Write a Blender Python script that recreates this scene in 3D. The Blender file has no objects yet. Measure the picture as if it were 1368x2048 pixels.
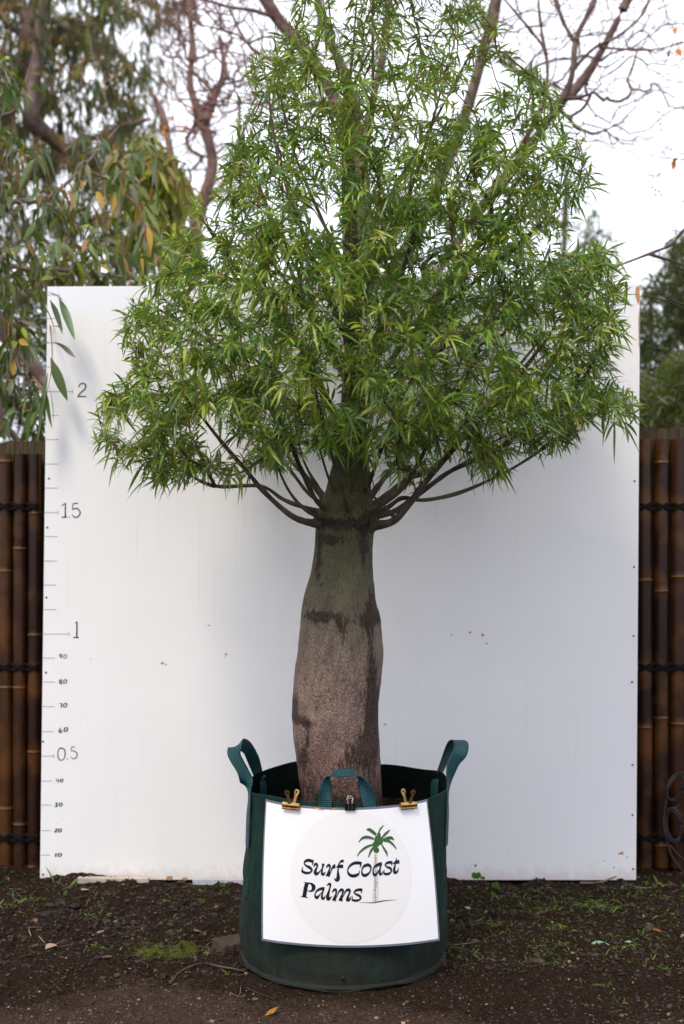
import bpy, math, random
import numpy as np
from mathutils import Vector
random.seed(7); rng = np.random.default_rng(7)
R = math.radians
S = bpy.context.scene
COL = S.collection
# ------------------------------------------------------------------ camera
CAMY, CAMZ, F = -5.84, 1.69, 2844.0
cd = bpy.data.cameras.new('camera'); cam = bpy.data.objects.new('camera', cd); COL.objects.link(cam)
cam.location = (0, CAMY, CAMZ); cam.rotation_euler = (R(90), 0, 0)
cd.sensor_fit = 'VERTICAL'; cd.sensor_height = 36; cd.lens = 50
cd.shift_y = -88/2048; cd.clip_end = 500; cd.clip_start = .05
cd.dof.use_dof = True; cd.dof.focus_distance = 4.75; cd.dof.aperture_fstop = 2.2
S.camera = cam
# ------------------------------------------------------------------ world, sun, exposure
W = bpy.data.worlds.new('World'); S.world = W; W.use_nodes = True
SUN_EL, SUN_AZ = 52, 205          # azimuth clockwise from +Y : light from the front left
nt = W.node_tree; nt.nodes.clear()
out = nt.nodes.new('ShaderNodeOutputWorld'); bg = nt.nodes.new('ShaderNodeBackground')
sky = nt.nodes.new('ShaderNodeTexSky'); sky.sky_type = 'NISHITA'; sky.sun_disc = False
sky.sun_elevation = R(SUN_EL); sky.sun_rotation = R(SUN_AZ); sky.dust_density = 3; sky.air_density = 1
tc = nt.nodes.new('ShaderNodeTexCoord'); mp = nt.nodes.new('ShaderNodeMapping'); mp.inputs['Scale'].default_value = (1, 1, 2.5)
nz = nt.nodes.new('ShaderNodeTexNoise'); nz.inputs['Scale'].default_value = 2.2; nz.inputs['Detail'].default_value = 5
cr = nt.nodes.new('ShaderNodeValToRGB'); cr.color_ramp.elements[0].position = .3; cr.color_ramp.elements[1].position = .7
cr.color_ramp.elements[0].color = (.79, .83, .97, 1); cr.color_ramp.elements[1].color = (.97, .98, 1.04, 1)
vm = nt.nodes.new('ShaderNodeVectorMath'); vm.operation = 'SCALE'; vm.inputs['Scale'].default_value = 15.5
mx = nt.nodes.new('ShaderNodeMix'); mx.data_type = 'RGBA'; mx.inputs['Factor'].default_value = .86
L = nt.links.new
L(tc.outputs['Generated'], mp.inputs[0]); L(mp.outputs[0], nz.inputs['Vector']); L(nz.outputs['Fac'], cr.inputs[0])
L(cr.outputs[0], vm.inputs[0]); L(sky.outputs[0], mx.inputs['A']); L(vm.outputs[0], mx.inputs['B'])
L(mx.outputs['Result'], bg.inputs[0]); bg.inputs[1].default_value = .078; L(bg.outputs[0], out.inputs[0])
sl = bpy.data.lights.new('sun', 'SUN'); sl.energy = 1.5; sl.angle = R(14); sl.color = (1, .89, .70)
so = bpy.data.objects.new('sun', sl); COL.objects.link(so)
sd = Vector((math.sin(R(SUN_AZ))*math.cos(R(SUN_EL)), math.cos(R(SUN_AZ))*math.cos(R(SUN_EL)), math.sin(R(SUN_EL))))
so.rotation_euler = sd.to_track_quat('Z', 'Y').to_euler(); so.location = sd*20
S.view_settings.view_transform = 'Standard'; S.view_settings.look = 'None'
S.view_settings.exposure = .65; S.view_settings.gamma = 1; S.view_settings.use_curve_mapping = False
S.render.engine = 'CYCLES'
try: S.cycles.max_bounces = 8; S.cycles.transparent_max_bounces = 8
except Exception: pass

def P(px, py, Y=0.0):
    d = Y - CAMY
    return np.array([(px-684)/F*d, Y, CAMZ-(py-936)/F*d])

# ------------------------------------------------------------------ materials
def mat(name, rough=.8, spec=.3):
    m = bpy.data.materials.new(name); m.use_nodes = True
    b = m.node_tree.nodes['Principled BSDF']; b.inputs['Roughness'].default_value = rough
    b.inputs['Specular IOR Level'].default_value = spec
    return m, m.node_tree, b
def N(t, kind, **kw):
    n = t.nodes.new('ShaderNode'+kind)
    for k, v in kw.items():
        if k in n.inputs: n.inputs[k].default_value = v
        else: setattr(n, k, v)
    return n
def coords(t, scale=(1, 1, 1)):
    c = N(t, 'TexCoord'); m = N(t, 'Mapping'); m.inputs['Scale'].default_value = scale
    t.links.new(c.outputs['Object'], m.inputs[0]); return m.outputs[0]
def noise(t, vec, scale, detail=4, rough=.6):
    n = N(t, 'TexNoise', Scale=scale, Detail=detail, Roughness=rough); t.links.new(vec, n.inputs['Vector']); return n.outputs['Fac']
def ramp(t, fac, stops):
    r = N(t, 'ValToRGB'); e = r.color_ramp.elements
    while len(e) < len(stops): e.new(.5)
    for q, (p, c) in zip(e, stops):
        q.position = p; q.color = (*c, 1) if len(c) == 3 else c
    t.links.new(fac, r.inputs[0]); return r.outputs[0]
def mixc(t, fac, a, b, mode='MIX'):
    m = N(t, 'Mix', data_type='RGBA', blend_type=mode)
    for sock, v in (('Factor', fac), ('A', a), ('B', b)):
        if isinstance(v, bpy.types.NodeSocket): t.links.new(v, m.inputs[sock])
        else: m.inputs[sock].default_value = v if sock == 'Factor' else (*v, 1)
    return m.outputs['Result']
def math_(t, op, a, b=0.0):
    m = N(t, 'Math', operation=op)
    for i, v in enumerate((a, b)):
        if isinstance(v, bpy.types.NodeSocket): t.links.new(v, m.inputs[i])
        else: m.inputs[i].default_value = v
    return m.outputs[0]
def bump(t, b, h, strength, dist):
    n = N(t, 'Bump', Strength=strength, Distance=dist); t.links.new(h, n.inputs['Height']); t.links.new(n.outputs[0], b.inputs['Normal'])
def attr(t, name): return N(t, 'Attribute', attribute_name=name)
def simple(name, color, rough=.7, spec=.3, var=.25, scale=30, bmp=.0, metal=0):
    m, t, b = mat(name, rough, spec); v = coords(t)
    n = noise(t, v, scale)
    c = ramp(t, n, [(.3, tuple(x*(1-var) for x in color)), (.7, tuple(min(1, x*(1+var)) for x in color))])
    t.links.new(c, b.inputs['Base Color']); b.inputs['Metallic'].default_value = metal
    if bmp: bump(t, b, n, .5, bmp)
    return m

def leaf_mat(name, rough=.29, spec=.5, trans=.34, vein=.5):
    m, t, b = mat(name, rough, spec)
    c = attr(t, 'Col').outputs['Color']; a = attr(t, 'across').outputs['Fac']
    v = coords(t); n = noise(t, v, 60, 3)
    light = mixc(t, .55, c, (.24, .30, .10))
    rib = ramp(t, a, [(.0, (vein,)*3), (.22, (0, 0, 0))])
    cc = mixc(t, rib, c, light)
    cc = mixc(t, math_(t, 'MULTIPLY', n, .35), cc, (.05, .07, .02))
    t.links.new(cc, b.inputs['Base Color'])
    tr = N(t, 'BsdfTranslucent'); tcx = mixc(t, .55, cc, (.26, .36, .02)); t.links.new(tcx, tr.inputs[0])
    ms = N(t, 'MixShader'); ms.inputs[0].default_value = trans
    o = t.nodes['Material Output']; t.links.new(b.outputs[0], ms.inputs[1]); t.links.new(tr.outputs[0], ms.inputs[2]); t.links.new(ms.outputs[0], o.inputs[0])
    return m

def make_bark():
    m, t, b = mat('bottle_bark', .72, .3)
    v = coords(t, (1, 1, .45)); n1 = noise(t, v, 26, 5); n2 = noise(t, coords(t, (1, 1, .4)), 17, 9, .72)
    hgt = attr(t, 'hgt').outputs['Fac']; dark = attr(t, 'dark').outputs['Fac']
    base = ramp(t, math_(t, 'ADD', hgt, math_(t, 'MULTIPLY', math_(t, 'SUBTRACT', n2, .5), .22)), [(0, (.110, .042, .026)), (.12, (.19, .105, .085)), (.26, (.25, .168, .143)), (.42, (.225, .168, .130)), (.54, (.155, .142, .080)), (.66, (.080, .092, .034)), (1, (.054, .060, .024))])
    c = mixc(t, ramp(t, n1, [(.40, (0, 0, 0)), (.66, (.55,)*3)]), base, (.075, .055, .042))
    n5 = noise(t, coords(t, (1, 1, .3)), 75, 5, .75)
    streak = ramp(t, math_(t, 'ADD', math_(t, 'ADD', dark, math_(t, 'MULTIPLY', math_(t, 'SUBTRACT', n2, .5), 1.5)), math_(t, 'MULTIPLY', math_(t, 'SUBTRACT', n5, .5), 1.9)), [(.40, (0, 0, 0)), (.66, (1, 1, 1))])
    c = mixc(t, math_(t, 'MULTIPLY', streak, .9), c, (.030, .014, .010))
    fl = N(t, 'TexVoronoi', Scale=190); t.links.new(coords(t, (1, 1, .35)), fl.inputs['Vector'])
    c = mixc(t, ramp(t, fl.outputs['Distance'], [(.05, (.45,)*3), (.30, (0, 0, 0))]), c, (.30, .24, .21))
    dv = N(t, 'TexCoord'); nn = N(t, 'TexNoise', Scale=22, Detail=2); t.links.new(dv.outputs['Object'], nn.inputs['Vector'])
    ad = N(t, 'VectorMath', operation='MULTIPLY_ADD'); t.links.new(nn.outputs['Color'], ad.inputs[0]); ad.inputs[1].default_value = (.02, .02, .03)
    t.links.new(dv.outputs['Object'], ad.inputs[2])
    mp2 = N(t, 'Mapping'); mp2.inputs['Scale'].default_value = (1, 1, .38); t.links.new(ad.outputs[0], mp2.inputs[0])
    vo = N(t, 'TexVoronoi', Scale=150, feature='DISTANCE_TO_EDGE'); t.links.new(mp2.outputs[0], vo.inputs['Vector'])
    rg = noise(t, coords(t, (1, 1, .26)), 105, 3, .55)
    h = math_(t, 'ADD', math_(t, 'ADD', math_(t, 'MULTIPLY', math_(t, 'MINIMUM', vo.outputs['Distance'], .3), .9), math_(t, 'MULTIPLY', rg, 1.5)), math_(t, 'MULTIPLY', n1, .7))
    c = mixc(t, ramp(t, math_(t, 'ADD', vo.outputs['Distance'], math_(t, 'MULTIPLY', rg, .35)), [(.12, (.6,)*3), (.24, (0, 0, 0))]), c, (.028, .017, .012))
    t.links.new(c, b.inputs['Base Color'])
    bump(t, b, h, 1, .011); return m
def make_branch(name, c1, c2, c3):
    m, t, b = mat(name, .75, .25); v = coords(t)
    n = noise(t, v, 14, 5)
    th = attr(t, 'thin').outputs['Fac']
    c = ramp(t, n, [(.35, c1), (.65, c2)])
    c = mixc(t, th, c, c3)
    t.links.new(c, b.inputs['Base Color']); bump(t, b, noise(t, v, 120, 3), .6, .004); return m
def make_board():
    m, t, b = mat('white_melamine', .42, .35); v = coords(t)
    sx = N(t, 'SeparateXYZ'); t.links.new(N(t, 'TexCoord').outputs['Object'], sx.inputs[0]); z = sx.outputs['Z']
    n = noise(t, v, 1.6, 5); nf = noise(t, coords(t, (60, 1, 1.1)), 1, 5, .65)
    c = ramp(t, n, [(.3, (.735, .735, .75)), (.7, (.775, .775, .79))])
    edge = math_(t, 'ADD', z, math_(t, 'MULTIPLY', math_(t, 'SUBTRACT', n, .5), .02))
    c = mixc(t, ramp(t, math_(t, 'SUBTRACT', edge, 1.9), [(.415, (0, 0, 0)), (.445, (1, 1, 1))]), c, (.755, .765, .815))
    c = mixc(t, ramp(t, nf, [(.58, (0, 0, 0)), (.78, (.28,)*3)]), c, (.50, .48, .45))
    low = ramp(t, math_(t, 'ADD', math_(t, 'MULTIPLY', z, 5), noise(t, v, 24, 6, .75)), [(.50, (1, 1, 1)), (.80, (0, 0, 0))])
    c = mixc(t, math_(t, 'MULTIPLY', low, .30), c, (.40, .27, .18))
    sp = N(t, 'TexVoronoi', Scale=26); t.links.new(v, sp.inputs['Vector'])
    spk = math_(t, 'LESS_THAN', sp.outputs['Distance'], math_(t, 'MULTIPLY', ramp(t, noise(t, v, 2.3, 2), [(.55, (0, 0, 0)), (.8, (1, 1, 1))]), .10))
    c = mixc(t, math_(t, 'MULTIPLY', spk, .5), c, (.30, .26, .23))
    t.links.new(c, b.inputs['Base Color']); bump(t, b, noise(t, coords(t, (1, 1, 14)), 9, 4), .12, .002); return m
def make_soil():
    m, t, b = mat('soil', .95, .12); v = coords(t)
    path = attr(t, 'path').outputs['Fac']; moss = attr(t, 'moss').outputs['Fac']
    n1 = noise(t, v, 9, 6, .7); n2 = noise(t, v, 90, 5, .75)
    dk = ramp(t, n2, [(.34, (.006, .003, .0016)), (.56, (.028, .015, .0085)), (.76, (.085, .048, .029))])
    pt = ramp(t, n2, [(.30, (.018, .010, .007)), (.5, (.054, .032, .023)), (.74, (.125, .082, .062))])
    f = ramp(t, math_(t, 'ADD', path, math_(t, 'MULTIPLY', math_(t, 'SUBTRACT', n1, .5), .9)), [(.35, (0, 0, 0)), (.75, (1, 1, 1))])
    c = mixc(t, f, dk, pt)
    mf = ramp(t, math_(t, 'ADD', moss, math_(t, 'MULTIPLY', math_(t, 'SUBTRACT', noise(t, v, 40, 5, .7), .5), 1.5)), [(.5, (0, 0, 0)), (.75, (1, 1, 1))])
    c = mixc(t, mf, c, (.075, .095, .012))
    vo = N(t, 'TexVoronoi', Scale=150); t.links.new(v, vo.inputs['Vector'])
    sp = math_(t, 'GREATER_THAN', vo.outputs['Color'], .90)
    c = mixc(t, math_(t, 'MULTIPLY', sp, .5), c, (.20, .155, .13))
    t.links.new(c, b.inputs['Base Color'])
    h = math_(t, 'ADD', math_(t, 'MULTIPLY', n2, 1.0), math_(t, 'MULTIPLY', vo.outputs['Distance'], .6)); bump(t, b, h, 1, .012)
    return m
def make_fabric():
    m, t, b = mat('green_woven_plastic', .62, .16); v = coords(t)
    sx = N(t, 'SeparateXYZ'); t.links.new(N(t, 'TexCoord').outputs['Object'], sx.inputs[0]); z = sx.outputs['Z']
    n = noise(t, v, 7, 5); nf = noise(t, coords(t, (1, 1, .3)), 40, 6, .75)
    c = ramp(t, n, [(.3, (.0035, .016, .012)), (.7, (.007, .034, .026))])
    c = mixc(t, ramp(t, nf, [(.47, (0, 0, 0)), (.72, (.75,)*3)]), c, (.018, .060, .050)); c = mixc(t, ramp(t, noise(t, coords(t, (1, 1, .12)), 22, 5, .7), [(.55, (0, 0, 0)), (.68, (.7,)*3)]), c, (.002, .006, .005))
    d = ramp(t, math_(t, 'ADD', math_(t, 'MULTIPLY', z, 1.9), math_(t, 'MULTIPLY', noise(t, v, 6, 6, .7), .9)), [(.45, (1, 1, 1)), (1.0, (0, 0, 0))])
    c = mixc(t, math_(t, 'MULTIPLY', d, .75), c, (.020, .017, .014))
    sp = noise(t, v, 260, 2, .8)
    c = mixc(t, math_(t, 'MULTIPLY', math_(t, 'GREATER_THAN', sp, .68), math_(t, 'MULTIPLY', d, .8)), c, (.07, .065, .06))
    t.links.new(c, b.inputs['Base Color'])
    w1 = N(t, 'TexWave', Scale=95, bands_direction='Z'); t.links.new(v, w1.inputs['Vector'])
    bump(t, b, math_(t, 'ADD', math_(t, 'MULTIPLY', w1.outputs['Fac'], .08), math_(t, 'ADD', n, noise(t, coords(t, (1, 1, .6)), 19, 4, .55))), .9, .016); return m
def make_web():
    m, t, b = mat('teal_webbing', .42, .35)
    u = attr(t, 'uu').outputs['Fac']; w = attr(t, 'vv').outputs['Fac']
    def sn(x, k): return math_(t, 'SINE', math_(t, 'MULTIPLY', x, k))
    h = math_(t, 'MULTIPLY', sn(math_(t, 'ADD', u, w), 520), sn(math_(t, 'SUBTRACT', u, w), 520))
    hh = math_(t, 'ADD', math_(t, 'MULTIPLY', h, .5), .5)
    c = ramp(t, hh, [(.0, (.001, .010, .014)), (.6, (.002, .042, .056)), (1, (.012, .13, .16))])
    t.links.new(c, b.inputs['Base Color']); bump(t, b, hh, .8, .003); return m
def make_bamboo():
    m, t, b = mat('stained_bamboo', .38, .35)
    c = attr(t, 'Col').outputs['Color']; v = coords(t, (1, 1, .08)); n = noise(t, v, 70, 5, .7); n3 = noise(t, coords(t), 5, 4)
    oi = N(t, 'ObjectInfo')
    c = mixc(t, ramp(t, n, [(.35, (.0, 0, 0)), (.7, (.6,)*3)]), c, (.010, .004, .002))
    c = mixc(t, ramp(t, n3, [(.47, (0, 0, 0)), (.66, (.75,)*3)]), c, (.105, .040, .007))
    t.links.new(c, b.inputs['Base Color']); bump(t, b, n, .25, .003); return m
def make_timber():
    m, t, b = mat('weathered_paling', .85, .2); v = coords(t, (6, 6, .5)); n = noise(t, v, 18, 6, .7)
    c = ramp(t, n, [(.3, (.022, .017, .009)), (.7, (.085, .065, .038))])
    t.links.new(c, b.inputs['Base Color']); bump(t, b, n, .6, .004); return m

M = dict(bark=make_bark(), board=make_board(), soil=make_soil(), fabric=make_fabric(), web=make_web(), bamboo=make_bamboo(), timber=make_timber(),
    branch=make_branch('bottle_tree_branch', (.045, .034, .022), (.115, .090, .062), (.15, .050, .020)),
    gumbark=make_branch('gum_bark', (.13, .085, .075), (.28, .20, .18), (.17, .06, .035)),
    barebark=make_branch('bare_tree_bark', (.07, .038, .032), (.20, .14, .12), (.14, .045, .05)),
    darkbark=make_branch('dark_bark', (.03, .018, .014), (.09, .055, .04), (.05, .03, .025)),
    leaf=leaf_mat('bottle_tree_leaf'), gum=leaf_mat('gum_leaf', .42, .45, .25, .3), far=leaf_mat('distant_leaf', .5, .35, .3, .1), dry=leaf_mat('dry_leaf', .8, .2, .1, .4),
    grass=leaf_mat('grass_blade', .5, .3, .3, .1),
    wood=simple('raw_plywood', (.42, .22, .11), .8, .2, .3, 60, .002),
    ink=simple('marker_ink', (.012, .022, .035), .5, .3, .3, 80), pencil=simple('pencil_line', (.34, .36, .40), .8, .1, .2, 60),
    inner_shade=simple('shaded_inner_fabric', (.0022, .0055, .0045), .9, .05, .5, 14, .01), screw=simple('screw_head', (.06, .055, .05), .5, .5, .4, 200, 0, .6),  # bag inside: near-black green, the interior's shade painted into the fabric colour
    rope=simple('black_lashing', (.008, .007, .007), .9, .1, .4, 200, .003),
    paper=simple('white_print', (.77, .77, .80), .22, .5, .015, 3), lam=simple('laminate_edge', (.13, .15, .19), .2, .5, .25, 12),
    disc=simple('pale_grey_print', (.735, .732, .745), .22, .5, .01, 3),
    navy=simple('navy_print', (.006, .010, .024), .3, .5, .1, 20), pgreen=simple('green_print', (.035, .095, .030), .3, .5, .3, 200),
    pbrown=simple('brown_print', (.16, .085, .05), .3, .5, .2, 100), orange=simple('orange_stain', (.75, .30, .04), .6, .3, .2, 100),
    gold=simple('tarnished_brass', (.42, .26, .11), .36, .5, .45, 60, .001, 1), steel=simple('bright_steel', (.7, .68, .65), .25, .5, .2, 60, 0, 1),
    blackm=simple('black_enamel', (.008, .008, .009), .3, .5, .2, 30), hole=simple('dark_rivet', (.01, .009, .008), .6, .3, .2, 30),
    iron=simple('rusty_iron', (.030, .021, .020), .75, .3, .4, 60, .003, 0),
    stone=None, brick=simple('brown_paver', (.055, .035, .028), .85, .2, .35, 30, .006),
    pale=simple('pale_offcut', (.42, .35, .30), .8, .2, .3, 14, .006),
    strip=simple('faded_plastic', (.42, .43, .48), .6, .3, .2, 30), berry=simple('dark_berry', (.012, .012, .02), .4, .4, .2, 20))
def make_stone():
    m, t, b = mat('gravel_stone', .75, .35); c = attr(t, 'Col').outputs['Color']; n = noise(t, coords(t), 200, 3)
    t.links.new(mixc(t, math_(t, 'MULTIPLY', n, .6), c, (.02, .015, .012)), b.inputs['Base Color']); return m
M['stone'] = make_stone()

# ------------------------------------------------------------------ mesh helpers
class MB:
    """collects vertices, faces and point attributes into ONE mesh"""
    def __init__(s): s.v = []; s.f = []; s.n = 0; s.a = {}; s.mi = []
    def add(s, V, Fc, mi=0, **at):
        V = np.asarray(V, float).reshape(-1, 3); s.v.append(V)
        Fc = [np.asarray(q, int)+s.n for q in (Fc if isinstance(Fc, list) else [Fc])]
        s.f += Fc; s.mi += [mi]*sum(len(q) for q in Fc)
        for k, val in at.items(): s.a.setdefault(k, []).append((s.n, np.asarray(val, float)))
        s.n += len(V)
    def build(s, name, m, parent=None, smooth=True):
        me = bpy.data.meshes.new(name); V = np.concatenate(s.v); me.vertices.add(len(V)); me.vertices.foreach_set('co', V.ravel())
        idx = np.concatenate([q.ravel() for q in s.f]); cnt = np.concatenate([np.full(len(q), q.shape[1]) for q in s.f])
        me.loops.add(len(idx)); me.loops.foreach_set('vertex_index', idx.astype(np.int32))
        st = np.concatenate([[0], np.cumsum(cnt)[:-1]]); me.polygons.add(len(cnt)); me.polygons.foreach_set('loop_start', st.astype(np.int32))
        try: me.polygons.foreach_set('loop_total', cnt.astype(np.int32))
        except Exception: pass
        me.polygons.foreach_set('material_index', np.array(s.mi, np.int32))
        me.polygons.foreach_set('use_smooth', np.full(len(cnt), smooth))
        me.update(); me.validate()
        for k, ch in s.a.items():
            if ch[0][1].ndim == 2:
                arr = np.ones((len(V), 4)); 
                for o, c in ch: arr[o:o+len(c), :3] = c
                me.color_attributes.new(k, 'FLOAT_COLOR', 'POINT').data.foreach_set('color', arr.ravel())
            else:
                arr = np.zeros(len(V))
                for o, c in ch: arr[o:o+len(c)] = c
                me.attributes.new(k, 'FLOAT', 'POINT').data.foreach_set('value', arr)
        for q in (m if isinstance(m, list) else [m]): me.materials.append(q)
        o = bpy.data.objects.new(name, me); COL.objects.link(o)
        if parent is not None:
            o.parent = parent; o.location = tuple(-Vector(parent['_w'])) if '_w' in parent else (0, 0, 0)
        return o
def tag(o, label=None, cat=None, group=None, kind=None):
    if label: o['label'] = label
    if cat: o['category'] = cat
    if group: o['group'] = group
    if kind: o['kind'] = kind
    return o
def empty(name, loc, label, cat, group=None):
    o = bpy.data.objects.new(name, None); COL.objects.link(o); o.location = loc; o['_w'] = tuple(float(q) for q in loc); o.empty_display_size = .1
    return tag(o, label, cat, group)
def unit(v): v = np.asarray(v, float); return v/np.maximum(np.linalg.norm(v, axis=-1, keepdims=True), 1e-9)
def grid_faces(nu, nv, wrap=False):
    i, j = np.meshgrid(np.arange(nu-1), np.arange(nv if wrap else nv-1), indexing='ij'); j2 = (j+1) % nv
    return np.stack([i*nv+j, i*nv+j2, (i+1)*nv+j2, (i+1)*nv+j], -1).reshape(-1, 4)
def tube(mb, pts, rad, sides=6, cap=True, **at):
    pts = np.asarray(pts, float); rad = np.broadcast_to(rad, len(pts)); T = unit(np.gradient(pts, axis=0))
    ref = np.array([.31, .17, .93]); 
    if abs(np.mean(T@ref)) > .9: ref = np.array([.95, .2, .1])
    A = unit(np.cross(T, ref)); B = np.cross(T, A); th = np.arange(sides)*2*math.pi/sides
    V = pts[:, None]+rad[:, None, None]*(A[:, None]*np.cos(th)[None, :, None]+B[:, None]*np.sin(th)[None, :, None])
    n = len(pts); V = V.reshape(-1, 3); fs = [grid_faces(n, sides, True)]
    if cap:
        V = np.vstack([V, pts[0], pts[-1]]); k = np.arange(sides); k2 = (k+1) % sides
        fs.append(np.stack([np.full(sides, n*sides), k2, k], -1)); fs.append(np.stack([np.full(sides, n*sides+1), (n-1)*sides+k, (n-1)*sides+k2], -1))
    d = {k: np.concatenate([np.repeat(np.broadcast_to(val, n), sides), [0, 0] if cap else []]) for k, val in at.items()}
    mb.add(V, fs, **d)
def smooth_path(pts, n=8):
    p = np.asarray(pts, float); 
    if len(p) < 3:
        t = np.linspace(0, 1, n+1)[:, None]; return p[0]+(p[-1]-p[0])*t
    q = np.vstack([2*p[0]-p[1], p, 2*p[-1]-p[-2]]); o = []
    for i in range(1, len(q)-2):
        t = np.linspace(0, 1, n, endpoint=False)[:, None]
        o.append(.5*((2*q[i])+(-q[i-1]+q[i+1])*t+(2*q[i-1]-5*q[i]+4*q[i+1]-q[i+2])*t**2+(-q[i-1]+3*q[i]-3*q[i+1]+q[i+2])*t**3))
    return np.vstack(o+[p[-1:]])
def box(mb, lo, hi, M3=None, org=None, mi=0, **at):
    lo = np.array(lo, float); hi = np.array(hi, float)
    V = np.array([[x, y, z] for x in (0, 1) for y in (0, 1) for z in (0, 1)])*(hi-lo)+lo
    if M3 is not None: V = V@np.array(M3)
    if org is not None: V = V+np.array(org)
    mb.add(V, np.array([[0, 1, 3, 2], [4, 6, 7, 5], [0, 4, 5, 1], [2, 3, 7, 6], [0, 2, 6, 4], [1, 5, 7, 3]]), mi, **at)
def vnoise(p, seed=0):
    p = np.asarray(p, float); i = np.floor(p).astype(np.int64); f = p-i; f = f*f*(3-2*f); r = 0
    for dx in (0, 1):
        for dy in (0, 1):
            for dz in (0, 1):
                h = (i[..., 0]+dx)*374761393+(i[..., 1]+dy)*668265263+(i[..., 2]+dz)*2147483647+seed*974634777
                h = (h ^ (h >> 13))*1274126177; h = (h ^ (h >> 16)) & 0xffffff
                w = (f[..., 0] if dx else 1-f[..., 0])*(f[..., 1] if dy else 1-f[..., 1])*(f[..., 2] if dz else 1-f[..., 2])
                r = r+w*(h/0xffffff)
    return r*2-1
def fbm(p, o=4, seed=0, g=.5):
    p = np.asarray(p, float); s = 0; a = 1
    for k in range(o): s = s+a*vnoise(p*2**k, seed+k); a *= g
    return s
def leaves(mb, base, dr, length, width, droop, col, K=6, pet=.12, roll=.5, fold=.25, tip=(.02, .03, 0)):
    """leaf blades: curved, folded along the midrib, narrowing to a stalk and a tip"""
    n = len(base); dr = unit(dr); t = np.linspace(0, 1, K+1)
    length = np.broadcast_to(length, n); width = np.broadcast_to(width, n); droop = np.broadcast_to(droop, n)
    curve = rng.normal(0, .12, (n, 3))
    C = base[:, None]+dr[:, None]*length[:, None, None]*t[None, :, None]
    C = C+(np.array([0, 0, -1.])[None, None]*droop[:, None, None]+curve[:, None])*length[:, None, None]*(t**2)[None, :, None]
    T = unit(np.gradient(C, axis=1)); up = unit(np.array([0, 0, 1.])+rng.normal(0, roll, (n, 3)))
    Sd = unit(np.cross(T, up[:, None])); Nn = np.cross(Sd, T)
    s = np.clip((t-pet)/(1-pet), 0, 1); w = np.where(t <= pet, .06, np.sin(np.pi*np.clip(s, 0, 1)**.75)**.8*.5+.03); w[-1] = .02
    ww = (w[None]*width[:, None])[..., None]
    V = np.stack([C-Sd*ww+Nn*ww*fold, C, C+Sd*ww+Nn*ww*fold], 2).reshape(-1, 3)
    k = np.arange(K); f = np.concatenate([np.stack([k*3+a, k*3+a+1, k*3+a+4, k*3+a+3], -1) for a in (0, 1)])
    Fc = (f[None]+(np.arange(n)*(K+1)*3)[:, None, None]).reshape(-1, 4)
    cc = np.repeat(col, (K+1)*3, axis=0); ac = np.tile(np.tile([1., 0., 1.], K+1), n)
    mb.add(V, Fc, Col=cc, across=ac)

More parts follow.
